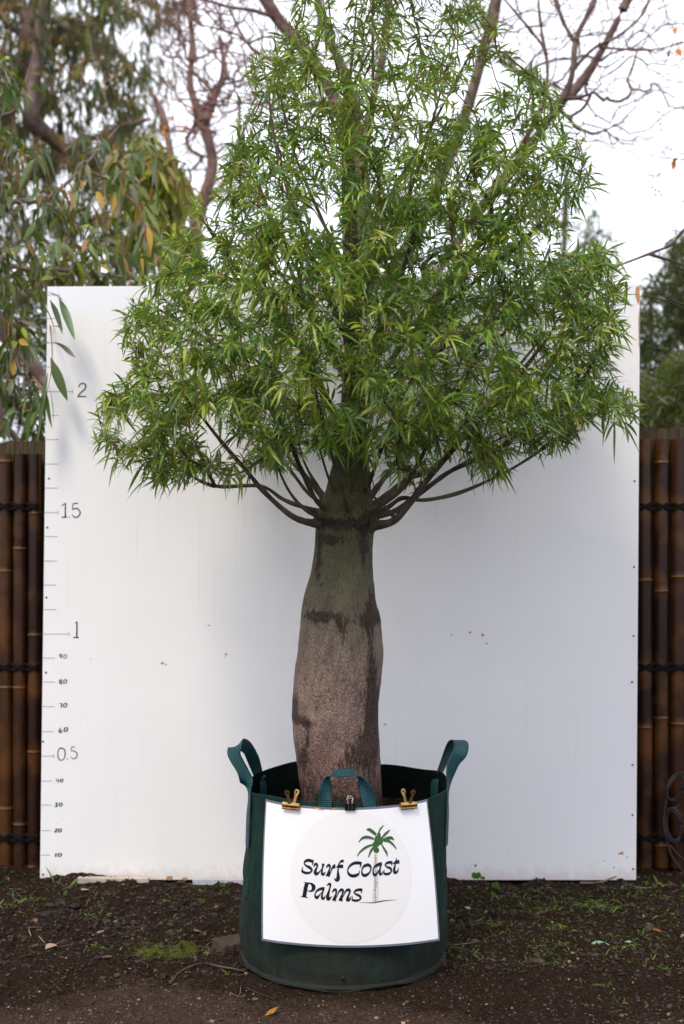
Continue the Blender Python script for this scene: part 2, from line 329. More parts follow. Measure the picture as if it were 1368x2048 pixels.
class Grow:
    def __init__(s, cap=90000):
        s.pos = np.zeros((cap, 3)); s.dir = np.zeros((cap, 3)); s.par = np.full(cap, -1); s.rm = np.zeros(cap); s.limb = np.zeros(cap, int); s.n = 0; s.pen = np.ones(cap)
    def path(s, pts, par, rad, limb, pen=1.0):
        pts = np.asarray(pts); k = len(pts); i0 = s.n; s.pos[i0:i0+k] = pts
        full = np.vstack([s.pos[par] if par >= 0 else pts[0]-(pts[1]-pts[0] if k > 1 else [0, 0, .01]), pts]); d = unit(np.diff(full, axis=0)); s.dir[i0:i0+k] = d
        s.par[i0:i0+k] = np.r_[par, np.arange(i0, i0+k-1)]; s.rm[i0:i0+k] = rad; s.limb[i0:i0+k] = limb; s.pen[i0:i0+k] = pen; s.n += k
        return i0
    def limb_path(s, pts, r0, r1, limb, par=-2, pen=1.0, step=6):
        p = smooth_path(pts, step)
        if par == -2: par = -1 if s.n == 0 else int(np.argmin(np.linalg.norm(s.pos[:s.n]-p[0], axis=1)))
        return s.path(p, par, np.linspace(r0, r1, len(p)), limb, pen)
    def attach(s, t, step=.045, up=.35, sag=0.0, minr=.0009):
        n = s.n; v = t-s.pos[:n]; d = np.linalg.norm(v, axis=1)+1e-6; cs = np.einsum('ij,ij->i', v, s.dir[:n])/d
        i = int(np.argmin(d*(1.7-.7*cs)*s.pen[:n])); D = d[i]; k = max(2, int(D/step))
        a = s.pos[i]; ta = unit(s.dir[i]*.6+v[i]/D)*D*.65; tb = unit(v[i]/D+np.array([0, 0, up*.6]))*D*.65
        u = np.linspace(0, 1, k+1)[1:, None]; p = (2*u**3-3*u**2+1)*a+(u**3-2*u**2+u)*ta+(-2*u**3+3*u**2)*t+(u**3-u**2)*tb
        p = p+rng.normal(0, .004, p.shape)*(1-u); p[:, 2] -= sag*D*np.sin(np.pi*u[:, 0])
        s.path(p, i, minr, s.limb[i], 1.0); return unit(p[-1]-(p[-2] if k > 1 else a))
    def mesh(s, MBs, key=lambda l: l, scale=.0011, powr=.46, skip=(), thin=.004):
        n = s.n; cnt = np.ones(n)
        for i in range(n-1, -1, -1):
            if s.par[i] >= 0: cnt[s.par[i]] += cnt[i]
        tips = np.zeros(n); has = np.zeros(n, bool); has[s.par[:n][s.par[:n] >= 0]] = True; tips[~has] = 1
        for i in range(n-1, -1, -1):
            if s.par[i] >= 0: tips[s.par[i]] += tips[i]
        r = np.maximum(s.rm[:n], scale*tips**powr); main = np.full(n, -1); best = np.zeros(n)
        for i in range(n):
            p = s.par[i]
            if p >= 0 and s.limb[i] == s.limb[p] and cnt[i] > best[p]: best[p] = cnt[i]; main[p] = i
        for i in range(n):
            p = s.par[i]
            if s.limb[i] in skip or (p >= 0 and main[p] == i): continue
            ch = [i]
            while main[ch[-1]] >= 0: ch.append(main[ch[-1]])
            pts = s.pos[ch]; rr = r[ch]
            if p >= 0 and s.limb[p] not in skip: pts = np.vstack([s.pos[p], pts]); rr = np.r_[min(r[p], rr[0]*1.25), rr]
            if len(pts) < 2: continue
            rr = rr.copy(); rr[-1] *= .5; big = rr.max()
            mb = MBs[key(s.limb[i])]
            if big > .0035: kf = 1. if big < .02 else .3; kn = 1+kf*.20*fbm(pts*22+s.limb[i], 3, 3)+kf*.22*(np.maximum(0, vnoise(pts*11+7, 5)-.45)*2); kn[:6] *= np.linspace(1.45, 1, 6)[:len(kn[:6])]; rr = rr*kn
            tube(mb, pts, rr, 10 if big > .008 else (6 if big > .003 else 4), False, thin=np.clip((thin-rr)/thin*1.6, 0, 1))

def inside(px, py, poly):
    poly = np.asarray(poly, float); x1, y1 = poly[:, 0], poly[:, 1]; x2, y2 = np.roll(x1, -1), np.roll(y1, -1)
    c = np.zeros(len(px), bool)
    for a, b, c1, d in zip(x1, y1, x2, y2):
        k = ((b > py) != (d > py)); c ^= k & (px < (c1-a)*(py-b)/(d-b+1e-9)+a)
    return c

# ------------------------------------------------------------------ ground
def axis(lo, flo, fhi, hi, st):
    a = [flo]; s = st
    while a[-1] > lo: s *= 1.35; a.append(a[-1]-s)
    b = [fhi]; s = st
    while b[-1] < hi: s *= 1.35; b.append(b[-1]+s)
    return np.array(a[::-1][:-1]+list(np.arange(flo, fhi, st))+b)
BAGX, BAGY = .008, -.90
def ground_h(x, y):
    p = np.stack([x, y, 0*x], -1); d = np.hypot(x-BAGX, y-BAGY)
    calm = np.clip((d-.33)/.25, 0, 1); pathf = np.clip((-1.15-y)/.7, 0, 1)
    h = .016*fbm(p*2.2, 3, 5)+(.012*(1-pathf)+.004)*fbm(p*14, 4, 9, .6)+.0035*fbm(p*70, 2, 12)
    h = h*(.25+.75*calm)+.004*np.exp(-((y+.14)/.10)**2)*(1+fbm(p*6, 2, 4)); far = np.clip((np.hypot(x, y)-5)/10, 0, 1)
    return h*(1-far)-.004
xs = axis(-70, -1.75, 1.75, 70, .0105); ys = axis(-60, -2.2, .3, 90, .0105)
X, Y = np.meshgrid(xs, ys, indexing='ij'); Z = ground_h(X, Y)
g = MB(); pv = np.clip((-1.08-Y+.30*fbm(np.stack([X, Y, 0*X], -1)*1.6, 3, 2))/.6, 0, 1)+.0*X
mo = np.zeros_like(X)
for (a, b, r) in ((-.62, -.86, .16), (-.52, -.80, .10), (.78, -.38, .10), (.98, -.32, .12), (.55, -.55, .10)):
    mo = np.maximum(mo, np.exp(-((X-a)**2+((Y-b)*1.4)**2)/r**2)*(.9 if a < 0 else .75))
g.add(np.stack([X, Y, Z], -1).reshape(-1, 3), grid_faces(len(xs), len(ys))[:, ::-1], path=pv.ravel(), moss=mo.ravel())
tag(g.build('ground', M['soil']), kind='structure')
def gz(x, y): return float(ground_h(np.array([x*1.0]), np.array([y*1.0]))[0])
def on_ground(px, py):           # point of the ground under a line of sight
    d = CAMZ*F/(py-936); return (px-684)/F*d, d+CAMY

# loose stones and crumbs: nobody could count them
ph = (1+5**.5)/2
ICO = unit(np.array([[-1, ph, 0], [1, ph, 0], [-1, -ph, 0], [1, -ph, 0], [0, -1, ph], [0, 1, ph], [0, -1, -ph], [0, 1, -ph], [ph, 0, -1], [ph, 0, 1], [-ph, 0, -1], [-ph, 0, 1]]))
ICF = np.array([[0, 11, 5], [0, 5, 1], [0, 1, 7], [0, 7, 10], [0, 10, 11], [1, 5, 9], [5, 11, 4], [11, 10, 2], [10, 7, 6], [7, 1, 8], [3, 9, 4], [3, 4, 2], [3, 2, 6], [3, 6, 8], [3, 8, 9], [4, 9, 5], [2, 4, 11], [6, 2, 10], [8, 6, 7], [9, 8, 1]])
def pebbles(name, x, y, size, pal, flat=.7):
    n = len(x); z = ground_h(x, y); sc = size[:, None]*rng.uniform(.6, 1.2, (n, 3)); sc[:, 2] *= flat
    V = ICO[None]*sc[:, None]*(1+rng.normal(0, .13, (n, 12, 1))); a = rng.uniform(0, 6.28, n)
    V = np.stack([V[..., 0]*np.cos(a)[:, None]-V[..., 1]*np.sin(a)[:, None], V[..., 0]*np.sin(a)[:, None]+V[..., 1]*np.cos(a)[:, None], V[..., 2]], -1)
    V = V+np.stack([x, y, z+size*flat*.25], -1)[:, None]
    col = np.array(pal)[rng.integers(0, len(pal), n)]*rng.uniform(.7, 1.3, (n, 1))
    m = MB(); m.add(V.reshape(-1, 3), (ICF[None]+(np.arange(n)*12)[:, None, None]).reshape(-1, 3), Col=np.repeat(col, 12, axis=0)); return m.build(name, M['stone'], smooth=False)
def outbag(x, y, r=.37): return np.hypot(x-BAGX, y-BAGY) > r
n = 17000; x = rng.uniform(-1.55, 1.55, n); y = rng.uniform(-1.85, -.02, n)
den = .38+.62*np.clip((-1.15-y)/.25, 0, 1)*np.clip(.25+.75*(np.abs(x+1.0) < .75)+.75*(x > .75), 0, 1)
k = (rng.random(n) < den) & outbag(x, y); x, y = x[k], y[k]
pebbles('gravel', x, y, rng.gamma(1.8, .0013, len(x))+.0010, [(.032, .018, .011), (.06, .036, .024), (.12, .075, .050), (.016, .011, .009), (.045, .028, .019), (.28, .19, .13), (.035, .020, .013), (.05, .03, .02)])['kind'] = 'stuff'
n = 9000; x = rng.uniform(-1.6, 1.6, n); y = rng.uniform(-1.1, .12, n)**1.0; k = outbag(x, y) & ((y < -.02) | (np.abs(x) > 1.23)); x, y = x[k], y[k]
pebbles('soil_crumbs', x, y, rng.gamma(2.0, .0021, len(x))+.0012, [(.010, .006, .004), (.018, .011, .007), (.03, .018, .012), (.008, .005, .004), (.05, .03, .02)], .6)['kind'] = 'stuff'

def blades(name, pts, hgt, wid, col, lean=.5, label=None, cat=None):
    n = len(pts); mb = MB(); a = rng.uniform(0, 6.28, n); d = np.stack([np.cos(a)*lean, np.sin(a)*lean, np.ones(n)], -1)+rng.normal(0, .2, (n, 3))
    leaves(mb, pts, d, hgt, wid, rng.uniform(.2, 1.0, n), col, K=4, pet=.0, roll=1.2, fold=.15); return mb.build(name, M['grass'])
gp, gh = [], []
def tuft(px, py, cnt, spread, h):
    x0, y0 = on_ground(px, py)
    for _ in range(cnt):
        x, y = x0+random.gauss(0, spread), y0+random.gauss(0, spread*.8)
        if y < -.02 or abs(x) > 1.25: gp.append((x, y, gz(x, y)-.003)); gh.append(h*random.uniform(.5, 1.3))
for a in ((60, 1800, 26, .06, .07), (130, 1785, 16, .04, .07), (180, 1832, 14, .03, .05), (190, 1905, 16, .012, .04), (235, 1900, 14, .05, .03), (290, 1860, 40, .06, .014), (345, 1840, 16, .03, .03),
          (340, 1875, 30, .05, .013), (225, 1965, 8, .012, .03), (385, 1785, 10, .03, .04), (1020, 1800, 26, .07, .03), (1060, 1815, 46, .08, .03), (1130, 1820, 55, .09, .03), (1190, 1815, 55, .07, .05), (1230, 1800, 40, .06, .05),
          (1115, 1850, 26, .02, .06), (1100, 1885, 36, .04, .035), (1070, 1908, 16, .02, .03), (1120, 1905, 22, .03, .035), (1240, 1870, 26, .05, .03), (1270, 1895, 22, .03, .035), (1190, 1900, 20, .04, .03), (1330, 1935, 22, .03, .035),
          (1210, 1975, 8, .006, .05), (1240, 2002, 8, .012, .03), (1160, 1962, 8, .01, .025), (960, 1850, 22, .07, .03), (975, 1790, 14, .05, .04), (905, 1810, 14, .03, .05), (1290, 1775, 30, .06, .05), (1350, 1780, 40, .07, .06), (990, 1900, 18, .08, .02),
          (20, 1810, 26, .05, .05), (330, 1805, 6, .03, .05), (625, 2000, 5, .006, .02), (270, 1930, 8, .03, .02), (900, 1905, 14, .03, .03), (50, 1875, 14, .05, .02), (1340, 1850, 20, .06, .03), (500, 1955, 0, .02, .02), (940, 2000, 0, .02, .03)):
    tuft(*a)
for _ in range(800):
    px, py = random.uniform(880, 1368), random.uniform(1775, 1930); tuft(px, py, 3, .018, random.choice((.015, .02, .035)))
for _ in range(200):
    px, py = random.uniform(0, 480), random.uniform(1775, 1970); tuft(px, py, random.choice((1, 1, 3)), .012, random.choice((.015, .02, .04)))
gp = np.array(gp); gh = np.array(gh); gc = np.array([(.055, .12, .015), (.10, .16, .02), (.035, .085, .015), (.16, .19, .03)])[rng.integers(0, 4, len(gp))]*rng.uniform(.7, 1.2, (len(gp), 1))
go = blades('grass', gp, gh, np.clip(gh*.11, .0016, .006), gc, .8); tag(go, 'short bright green grass sprouting from the dark soil', 'grass', kind='stuff')

# ------------------------------------------------------------------ measuring board
BZ = CAMZ-(1759-936)/F*(-CAMY)
def onboard(px, py, raise_=0.0):
    Yb = 0.0
    for _ in range(5): q = P(px, py, Yb-raise_); Yb = .06*(q[2]-BZ)/2.44
    return P(px, py, Yb-raise_)
board = empty('measuring_board', (-.02, 0, 0), 'big square white board with height marks, standing behind the bottle tree', 'board')
mb = MB(); nx, nz_ = 30, 30
c4 = [onboard(80, 1759), onboard(1272, 1760), onboard(1280, 568), onboard(95, 573)]
u, v = np.meshgrid(np.linspace(0, 1, nx), np.linspace(0, 1, nz_), indexing='ij'); u = u[..., None]; v = v[..., None]
Fv = (1-u)*(1-v)*c4[0]+u*(1-v)*c4[1]+u*v*c4[2]+(1-u)*v*c4[3]
Fv[..., 1] += 0
mb.add(Fv.reshape(-1, 3), grid_faces(nx, nz_)[:, ::-1]*1)
mb.build('board_face', M['board'], board, smooth=False)
mb = MB(); e = np.array([0, .0004, 0]); bk = np.array([0, .018, 0]); V = np.array([c+e for c in c4]+[c+bk for c in c4])
mb.add(V, np.array([[0, 1, 2, 3], [7, 6, 5, 4], [0, 4, 5, 1], [1, 5, 6, 2], [2, 6, 7, 3], [3, 7, 4, 0]]))
tag(mb.build('plywood_core', M['wood'], board, smooth=False), 'raw orange plywood edge')
def ribbon_fn(mb, pts, wid, fn, sub=6, mi=0, closed=False):
    """flat stroke of varying width, in traced 2-D units, laid on a surface by fn(x, y)"""
    a = np.array([(p[0], p[1], (p[2] if len(p) > 2 else wid)) for p in pts], float)
    q = smooth_path(a, sub) if len(a) > 2 else smooth_path(a, 2); T = np.gradient(q[:, :2], axis=0)
    if closed: T[0] = T[-1] = (T[0]+T[-1])/2
    T = T/np.maximum(np.linalg.norm(T, axis=1, keepdims=True), 1e-6); nn = np.stack([-T[:, 1], T[:, 0]], -1); w = np.maximum(q[:, 2], .5)[:, None]/2
    l, r = q[:, :2]+nn*w, q[:, :2]-nn*w
    V = np.array([fn(*p) for pr in zip(l, r) for p in pr]); k = np.arange(len(q)-1)
    mb.add(V, np.stack([2*k, 2*k+1, 2*k+3, 2*k+2], -1), mi)
def zoomed(ox, oy, s, raise_): return lambda x, y: onboard(ox+x/s, oy+y/s, raise_)
zA = zoomed(0, 0, 1, .0008)
def edge_x(py): return 80+(1759-py)*15/1187+.6
for y0, x1, end in ((1710, 100, 0), (1661, 102, 0), (1610, 103, 0), (1562, 105, 0), (1512, 107, 1), (1463, 108, 0), (1413, 109, 0), (1364, 110, 0), (1316, 110, 0), (1268, 138, 1),
                    (1219, 113, 0), (1170, 112, 0), (1122, 114, 0), (1073, 115, 0), (1025, 116, 1), (976, 116, 0), (928, 117, 0), (879, 118, 0), (831, 118, 0), (783, 145, 1), (734, 118, 0), (686, 118, 0), (637, 120, 0), (590, 120, 0)):
    mb = MB(); ribbon_fn(mb, [(edge_x(y0), y0), ((edge_x(y0)+x1)/2, y0), (x1, y0)], 1.5, zA)
    if end: ribbon_fn(mb, [(x1, y0-4), (x1, y0+4)], 1.4, zA)
    mb.build('ruler_tick', M['pencil'], board, smooth=False)
Z1, Z2, Z3 = (90, 740, 3.657), (100, 1480, 8.19), (100, 1280, 10.24)
def oval(cx, cy, rx, ry, w1, w2, sl=.25):
    o = []
    for k in range(13):
        a = k/12*2*math.pi; o.append((cx+rx*math.cos(a)-sl*ry*math.sin(a), cy+ry*math.sin(a), w1+(w2-w1)*abs(math.cos(a))))
    return o
nums = [(Z1, [[(245, 125, 7), (258, 103, 8), (285, 98, 9), (298, 115, 10), (290, 140, 9), (262, 165, 8), (240, 192, 9)], [(238, 193, 9), (270, 193, 8), (302, 193, 7)]]),
 (Z1, [[(122, 992, 5), (148, 975, 6)], [(150, 973, 8), (149, 1020, 9), (148, 1075, 9)], [(122, 1077, 8), (160, 1075, 9)], [(174, 1075, 6), (182, 1074, 6)], [(242, 975, 7), (222, 975, 7), (205, 978, 7)], [(205, 978, 6), (202, 1000, 6), (201, 1020, 7)], [(201, 1020, 6), (235, 1012, 8), (257, 1040, 9), (245, 1068, 8), (218, 1077, 7), (198, 1058, 6)]]),
 (Z1, [[(220, 1850, 6), (234, 1842, 8)], [(234, 1840, 9), (233, 1900, 10), (232, 1952, 10)], [(205, 1955, 8), (246, 1957, 10)]]),
 (Z2, [[(185, 130, 22), (145, 150, 14), (128, 220, 14), (142, 305, 17), (185, 330, 14), (232, 300, 12), (248, 220, 18), (230, 150, 18), (185, 130, 22)], [(280, 322, 12), (292, 305, 12)], [(405, 115, 14), (380, 112, 13), (355, 113, 13)], [(355, 112, 11), (352, 150, 12), (351, 180, 12)], [(351, 182, 12), (400, 180, 13), (443, 220, 16), (430, 285, 13), (380, 308, 12), (340, 270, 9)]]),
 (Z2, [[(105, 632, 12), (106, 655, 13), (115, 670, 12)], [(112, 672, 10), (142, 664, 10)], [(142, 638, 13), (132, 700, 14)], oval(190, 663, 20, 26, 10, 19)]),
 (Z2, [[(82, 1040, 9), (115, 1030, 14), (118, 1046, 15), (97, 1058, 10), (117, 1070, 18), (105, 1090, 18), (75, 1085, 12)], oval(176, 1057, 23, 27, 10, 21)]),
 (Z2, [[(80, 1462, 10), (110, 1452, 15), (112, 1472, 16), (72, 1508, 12)], [(70, 1508, 13), (116, 1507, 13)], oval(161, 1480, 24, 27, 10, 21)]),
 (Z2, [[(98, 1850, 22), (96, 1885, 23), (93, 1918, 20)], oval(160, 1880, 26, 28, 10, 22)]),
 (Z3, [[(228, 1792, 6), (195, 1835, 20), (188, 1875, 26), (220, 1892, 22), (252, 1862, 18), (225, 1850, 14), (200, 1868, 12)], oval(325, 1832, 32, 42, 12, 27)]),
 (Z3, [[(195, 1303, 15), (220, 1300, 17), (245, 1303, 18)], [(246, 1300, 18), (240, 1340, 22), (230, 1380, 24)], oval(311, 1334, 32, 42, 14, 24)]),
 (Z3, [[(242, 812, 14), (202, 815, 16), (195, 838, 18), (240, 862, 22), (232, 890, 24), (198, 885, 20), (196, 860, 14), (240, 832, 12), (242, 812, 12)], oval(310, 848, 30, 42, 13, 20)]),
 (Z3, [[(247, 318, 14), (222, 346, 14), (198, 328, 20), (212, 294, 18), (244, 300, 16), (247, 320, 12), (230, 382, 9)], oval(313, 335, 30, 42, 11, 16)])]
for (o, strokes) in nums:
    mb = MB()
    for s in strokes: ribbon_fn(mb, s, 8, zoomed(o[0], o[1], o[2], .0012))
    mb.build('numeral', M['ink'], board, smooth=False)
def disc_on(mb, px, py, r, raise_=.002):
    c = onboard(px, py, 0); th = np.arange(10)*2*math.pi/10
    ring = np.stack([c[0]+r*np.cos(th), np.full(10, c[1]-.0004), c[2]+r*np.sin(th)], -1); top = ring.copy(); top[:, 1] -= raise_; top[:, [0, 2]] = c[[0, 2]]+(top[:, [0, 2]]-c[[0, 2]])*.7
    k = np.arange(10); k2 = (k+1) % 10
    mb.add(np.vstack([ring, top, [c+[0, -raise_*.5, 0]]]), [np.stack([k, k2, 10+k2, 10+k], -1), np.stack([10+k, 10+k2, np.full(10, 20)], -1)])
for (a, b) in ((98, 957), (95, 1055), (93, 1195), (92, 1345), (86, 1483), (86, 1749), (1269, 962), (1268, 1134), (1267, 1272), (1264, 1364), (1265, 1530), (1265, 1630), (1266, 1738), (1088, 1757), (951, 1731)):
    mb = MB(); disc_on(mb, a, b, .0045); mb.build('screw', M['screw'], board, smooth=False)
# chips knocked out of the white face
for (a, b, s) in ((418, 1251, 3), (452, 1308, 4), (449, 1314, 2), (325, 1326, 5), (332, 1329, 3), (182, 1318, 2), (940, 1265, 4), (965, 1270, 5), (973, 1287, 3), (903, 1270, 3), (770, 1449, 4), (1243, 1706, 6), (1238, 1708, 3), (1208, 1722, 2), (1255, 1715, 3), (195, 1756, 6), (207, 1754, 8), (340, 1756, 9), (370, 1757, 7), (1228, 1735, 3)):
    pts = [onboard(a+s*random.uniform(.5, 1)*math.cos(q*.9), b+s*random.uniform(.3, .7)*math.sin(q*.9), .0010) for q in range(7)]
    mb = MB(); mb.add(np.array(pts), np.array([[0, k, k+1] for k in range(1, 6)])); mb.build('chipped_patch', M['wood'], board, smooth=False)
for poly in ([(1279, 571), (1272, 575), (1270, 588), (1274, 603), (1278, 610), (1279.6, 600)], [(1279.6, 610), (1276.5, 640), (1277.5, 700), (1279, 690)]):
    pts = [onboard(a, b, .0010) for a, b in poly]; mb = MB(); mb.add(np.array(pts), np.array([[0, k, k+1] for k in range(1, len(pts)-1)])); mb.build('chipped_patch', M['wood'], board, smooth=False)

# ------------------------------------------------------------------ fence behind: palings, bamboo screens
fence = empty('paling_fence', (0, .24, 0), 'weathered grey timber paling fence showing just above the dark bamboo', 'fence')
for k in range(-34, 35):
    x0 = k*.096; h = 1.80 if x0 < 0 else 1.865; h += random.uniform(-.006, .006); mb = MB()
    box(mb, (x0+.001, .235, -.02), (x0+.095, .251, h)); mb.build('paling', M['timber'], fence, smooth=False)
for zr in (.3, 1.45): mb = MB(); box(mb, (-3.3, .253, zr), (3.3, .295, zr+.09)); mb.build('fence_rail', M['timber'], fence, smooth=False)
def bamboo_screen(side, poles, ztop, label):
    root = empty('bamboo_screen', (side*1.6, .18, 0), label, 'bamboo screen', 'bamboo screens either side of the board')
    for (cx, r, nodes, split, tint) in poles:
        mb = MB(); zs = np.unique(np.concatenate([np.linspace(0, ztop, 60), *[np.array([q-.012, q-.005, q-.002, q, q+.003, q+.008]) for q in nodes]])); sides = 24
        th = np.arange(sides)*2*math.pi/sides; rr = np.full(len(zs), r); cols = []
        for q in nodes: rr = rr+.0022*np.exp(-((zs-q)/.004)**2)-.0012*np.exp(-((zs-q-.008)/.005)**2)
        bow = .002*np.sin(zs*2.1+cx*30)
        V = np.stack([cx+bow[:, None]+rr[:, None]*np.cos(th), .19+rr[:, None]*np.sin(th)*.9, np.repeat(zs[:, None], sides, 1)], -1)
        base = np.array(tint); C = np.tile(base, (len(zs), sides, 1))
        seg = np.searchsorted(np.array(sorted(nodes)), zs); C *= (1+.35*vnoise(np.stack([seg*3.3, seg*0+cx*40, seg*0], -1), 3))[:, None, None]
        for q in nodes: C += (np.exp(-((zs-q)/.003)**2)[:, None, None])*np.array([.16, .08, .018])
        C += (np.exp(-((th-split)/.10)**2))[None, :, None]*np.array([.17, .085, .02])*(zs > (nodes[0] if nodes else 0))[:, None, None]
        mb.add(np.vstack([V.reshape(-1, 3), [[cx, .19, ztop]]]), [grid_faces(len(zs), sides, True)], Col=np.vstack([C.reshape(-1, 3), base[None]]))
        last = (len(zs)-1)*sides; kk = np.arange(sides); mb.add(V[-1], np.arange(sides)[None], Col=np.tile([.12, .07, .03], (sides, 1)))
        mb.build('bamboo_pole', M['bamboo'], root)
    xs_ = sorted(p[0] for p in poles)
    for zc in (1.525, .845, .125):
        mb = MB()
        for s in (1, -1):
            for off in (0, .006):
                pts = []
                for k, cx in enumerate(xs_):
                    for f_ in np.linspace(-.5, .5, 9)[:-1]:
                        w = s*math.sin((f_+k)*math.pi)*.012; pts.append((cx+f_*.0635, .19-.031*math.sqrt(max(0, 1-(f_*1.75)**2))-.003, zc+w+off+random.uniform(-.0015, .0015)))
                tube(mb, np.array(pts), .0046, 6)
        mb.build('lashing', M['rope'], root)
    for zc in (.35, 1.2): mb = MB(); box(mb, (min(xs_)-.03, .218, zc), (max(xs_)+.03, .232, zc+.03)); mb.build('cross_batten', M['timber'], root, smooth=False)
def fz(py, d=6.0): return CAMZ-(py-936)/F*d
def fx(px, d=6.0): return (px-684)/F*d
dk, md, lt = (.018, .005, .0025), (.028, .009, .0035), (.052, .019, .005)
LP = [(fx(66), .0290, [fz(1026), fz(1270), fz(1505), fz(1735)], 5.75, dk), (fx(37), .0290, [fz(1097), fz(1376), fz(1650)], 9, md), (fx(7), .030, [fz(922), fz(1142), fz(1375), fz(1618)], 5.7, lt)]
RP = [(fx(1291), .0335, [fz(1160), fz(1455)], 9, dk), (fx(1326), .0310, [fz(924), fz(1182), fz(1437), fz(1692)], 5.6, dk), (fx(1359), .0330, [fz(1153), fz(1448)], 9, md)]
for k in range(1, 12):
    LP.append((fx(7)-.0635*k, .029, [random.uniform(.1, .4)+.5*j for j in range(3)], 9 if k % 2 else 5.7, random.choice((dk, md, lt))))
    RP.append((fx(1359)+.068*k, .031, [random.uniform(.1, .4)+.5*j for j in range(3)], 9 if k % 2 else 5.6, random.choice((dk, md, dk))))
bamboo_screen(-1, LP, fz(908), 'dark brown bamboo pole screen left of the white board, by the painted height numbers')
bamboo_screen(1, RP, fz(878), 'darker brown bamboo pole screen right of the white board, with metal scrolls at its foot')
# scroll work
mb = MB()
def loop(cx, cy, rx, ry, rot, r, a0=0, a1=6.283, dy=0):
    pts = []
    for a in np.linspace(a0, a1, 28):
        x, y = rx*math.cos(a), ry*math.sin(a); pts.append(P(cx+x*math.cos(rot)-y*math.sin(rot), cy+x*math.sin(rot)+y*math.cos(rot), .12+dy+.012*math.sin(a*2)))
    tube(mb, np.array(pts), r, 7)
loop(1353, 1573, 17, 30, .45, .0062); loop(1351, 1575, 13, 27, .5, .004, dy=-.008); loop(1346, 1650, 18, 34, -.1, .0062); loop(1347, 1651, 14, 29, -.15, .004, dy=-.008)
for pl in ([(1334, 1590), (1330, 1615), (1327, 1650), (1335, 1685), (1345, 1715), (1368, 1745), (1390, 1755)], [(1340, 1690), (1352, 1705), (1372, 1725), (1392, 1750)], [(1345, 1620), (1356, 1612), (1360, 1608)], [(1375, 1540), (1385, 1600), (1372, 1660), (1385, 1720)]):
    tube(mb, smooth_path([P(a, b, .115) for a, b in pl], 6), .0055, 7)
o = mb.build('metal_scroll', M['iron']); tag(o, 'dark rusty looped metal scrollwork leaning on the right bamboo screen near the ground', 'scrollwork')

# ------------------------------------------------------------------ grow bag
bag = empty('grow_bag', (BAGX, BAGY, 0), 'large dark green woven plastic grow bag with teal handles holding the bottle tree', 'grow bag')
RIM = .600
def bag_c(z): return BAGX+.020*(z/RIM)-.006
prof = [(-.002, .300), (-.001, .335), (.004, .352), (.010, .353), (.016, .343), (.03, .345), (.06, .350), (.12, .353), (.20, .352), (.30, .349), (.40, .346), (.50, .344), (.56, .345), (.592, .346), (.600, .3455), (.601, .343), (.598, .3405), (.56, .3385), (.48, .336), (.46, .335)]
def bag_r(z, th, r):
    w = .0075*fbm(np.stack([np.cos(th)*2.4, np.sin(th)*2.4, z*7+0*th], -1), 3, 21)+.006*np.clip(fbm(np.stack([np.cos(th)*1.7, np.sin(th)*1.7, z*3+0*th], -1), 2, 61), -.6, 1)+.0024*fbm(np.stack([np.cos(th)*9, np.sin(th)*9, z*20+0*th], -1), 2, 24)+.0035*np.abs(fbm(np.stack([np.cos(th)*5, np.sin(th)*5, z*1.6+0*th], -1), 3, 28))
    return r+w*np.clip(z/.04, 0, 1)*(1-.55*max(0, z-.2)/.4)
zz = []; 
pr = np.array(prof); tt = np.linspace(0, len(pr)-1, 150); zz = np.interp(tt, np.arange(len(pr)), pr[:, 0]); rr = np.interp(tt, np.arange(len(pr)), pr[:, 1])
th = np.arange(200)*2*math.pi/200; V = []
for z, r in zip(zz, rr):
    q = bag_r(z, th, r); rimw = .010*np.sin(th*3+1)*np.clip((z-.45)/.15, 0, 1)+.004*np.sin(th*7)*np.clip((z-.5)/.1, 0, 1)
    V.append(np.stack([bag_c(z)+q*np.cos(th), BAGY+q*np.sin(th), z+rimw], -1))
top = int(np.argmax(zz)); V = np.array(V)
mb = MB(); mb.add(V[:top+2].reshape(-1, 3), grid_faces(top+2, 200, True)); mb.build('bag_wall', M['fabric'], bag)
mb = MB(); mb.add(V[top+1:].reshape(-1, 3), grid_faces(len(zz)-top-1, 200, True)); mb.build('bag_inner_wall', M['inner_shade'], bag)  # inner face of the bag wall, its shade painted in as a darker colour
mb = MB(); seam = np.stack([bag_c(0)+.3555*np.cos(th), BAGY+.3555*np.sin(th), .006+.004*np.sin(th*5+1)+.003*np.sin(th*9)], -1); tube(mb, np.vstack([seam, seam[:1]]), .0026, 6, False); mb.build('base_seam', M['fabric'], bag)
mb = MB(); rr_ = np.linspace(.0, .338, 40)[1:]; V = [np.stack([bag_c(.5)+r*np.cos(th), BAGY+r*np.sin(th), .475+.012*fbm(np.stack([r*np.cos(th)*14, r*np.sin(th)*14, 0*th], -1), 3, 31)], -1) for r in rr_]
mb.add(np.array(V).reshape(-1, 3), grid_faces(len(rr_), 200, True)[:, ::-1], path=np.zeros(len(rr_)*200), moss=np.zeros(len(rr_)*200)); mb.build('potting_soil', M['soil'], bag)
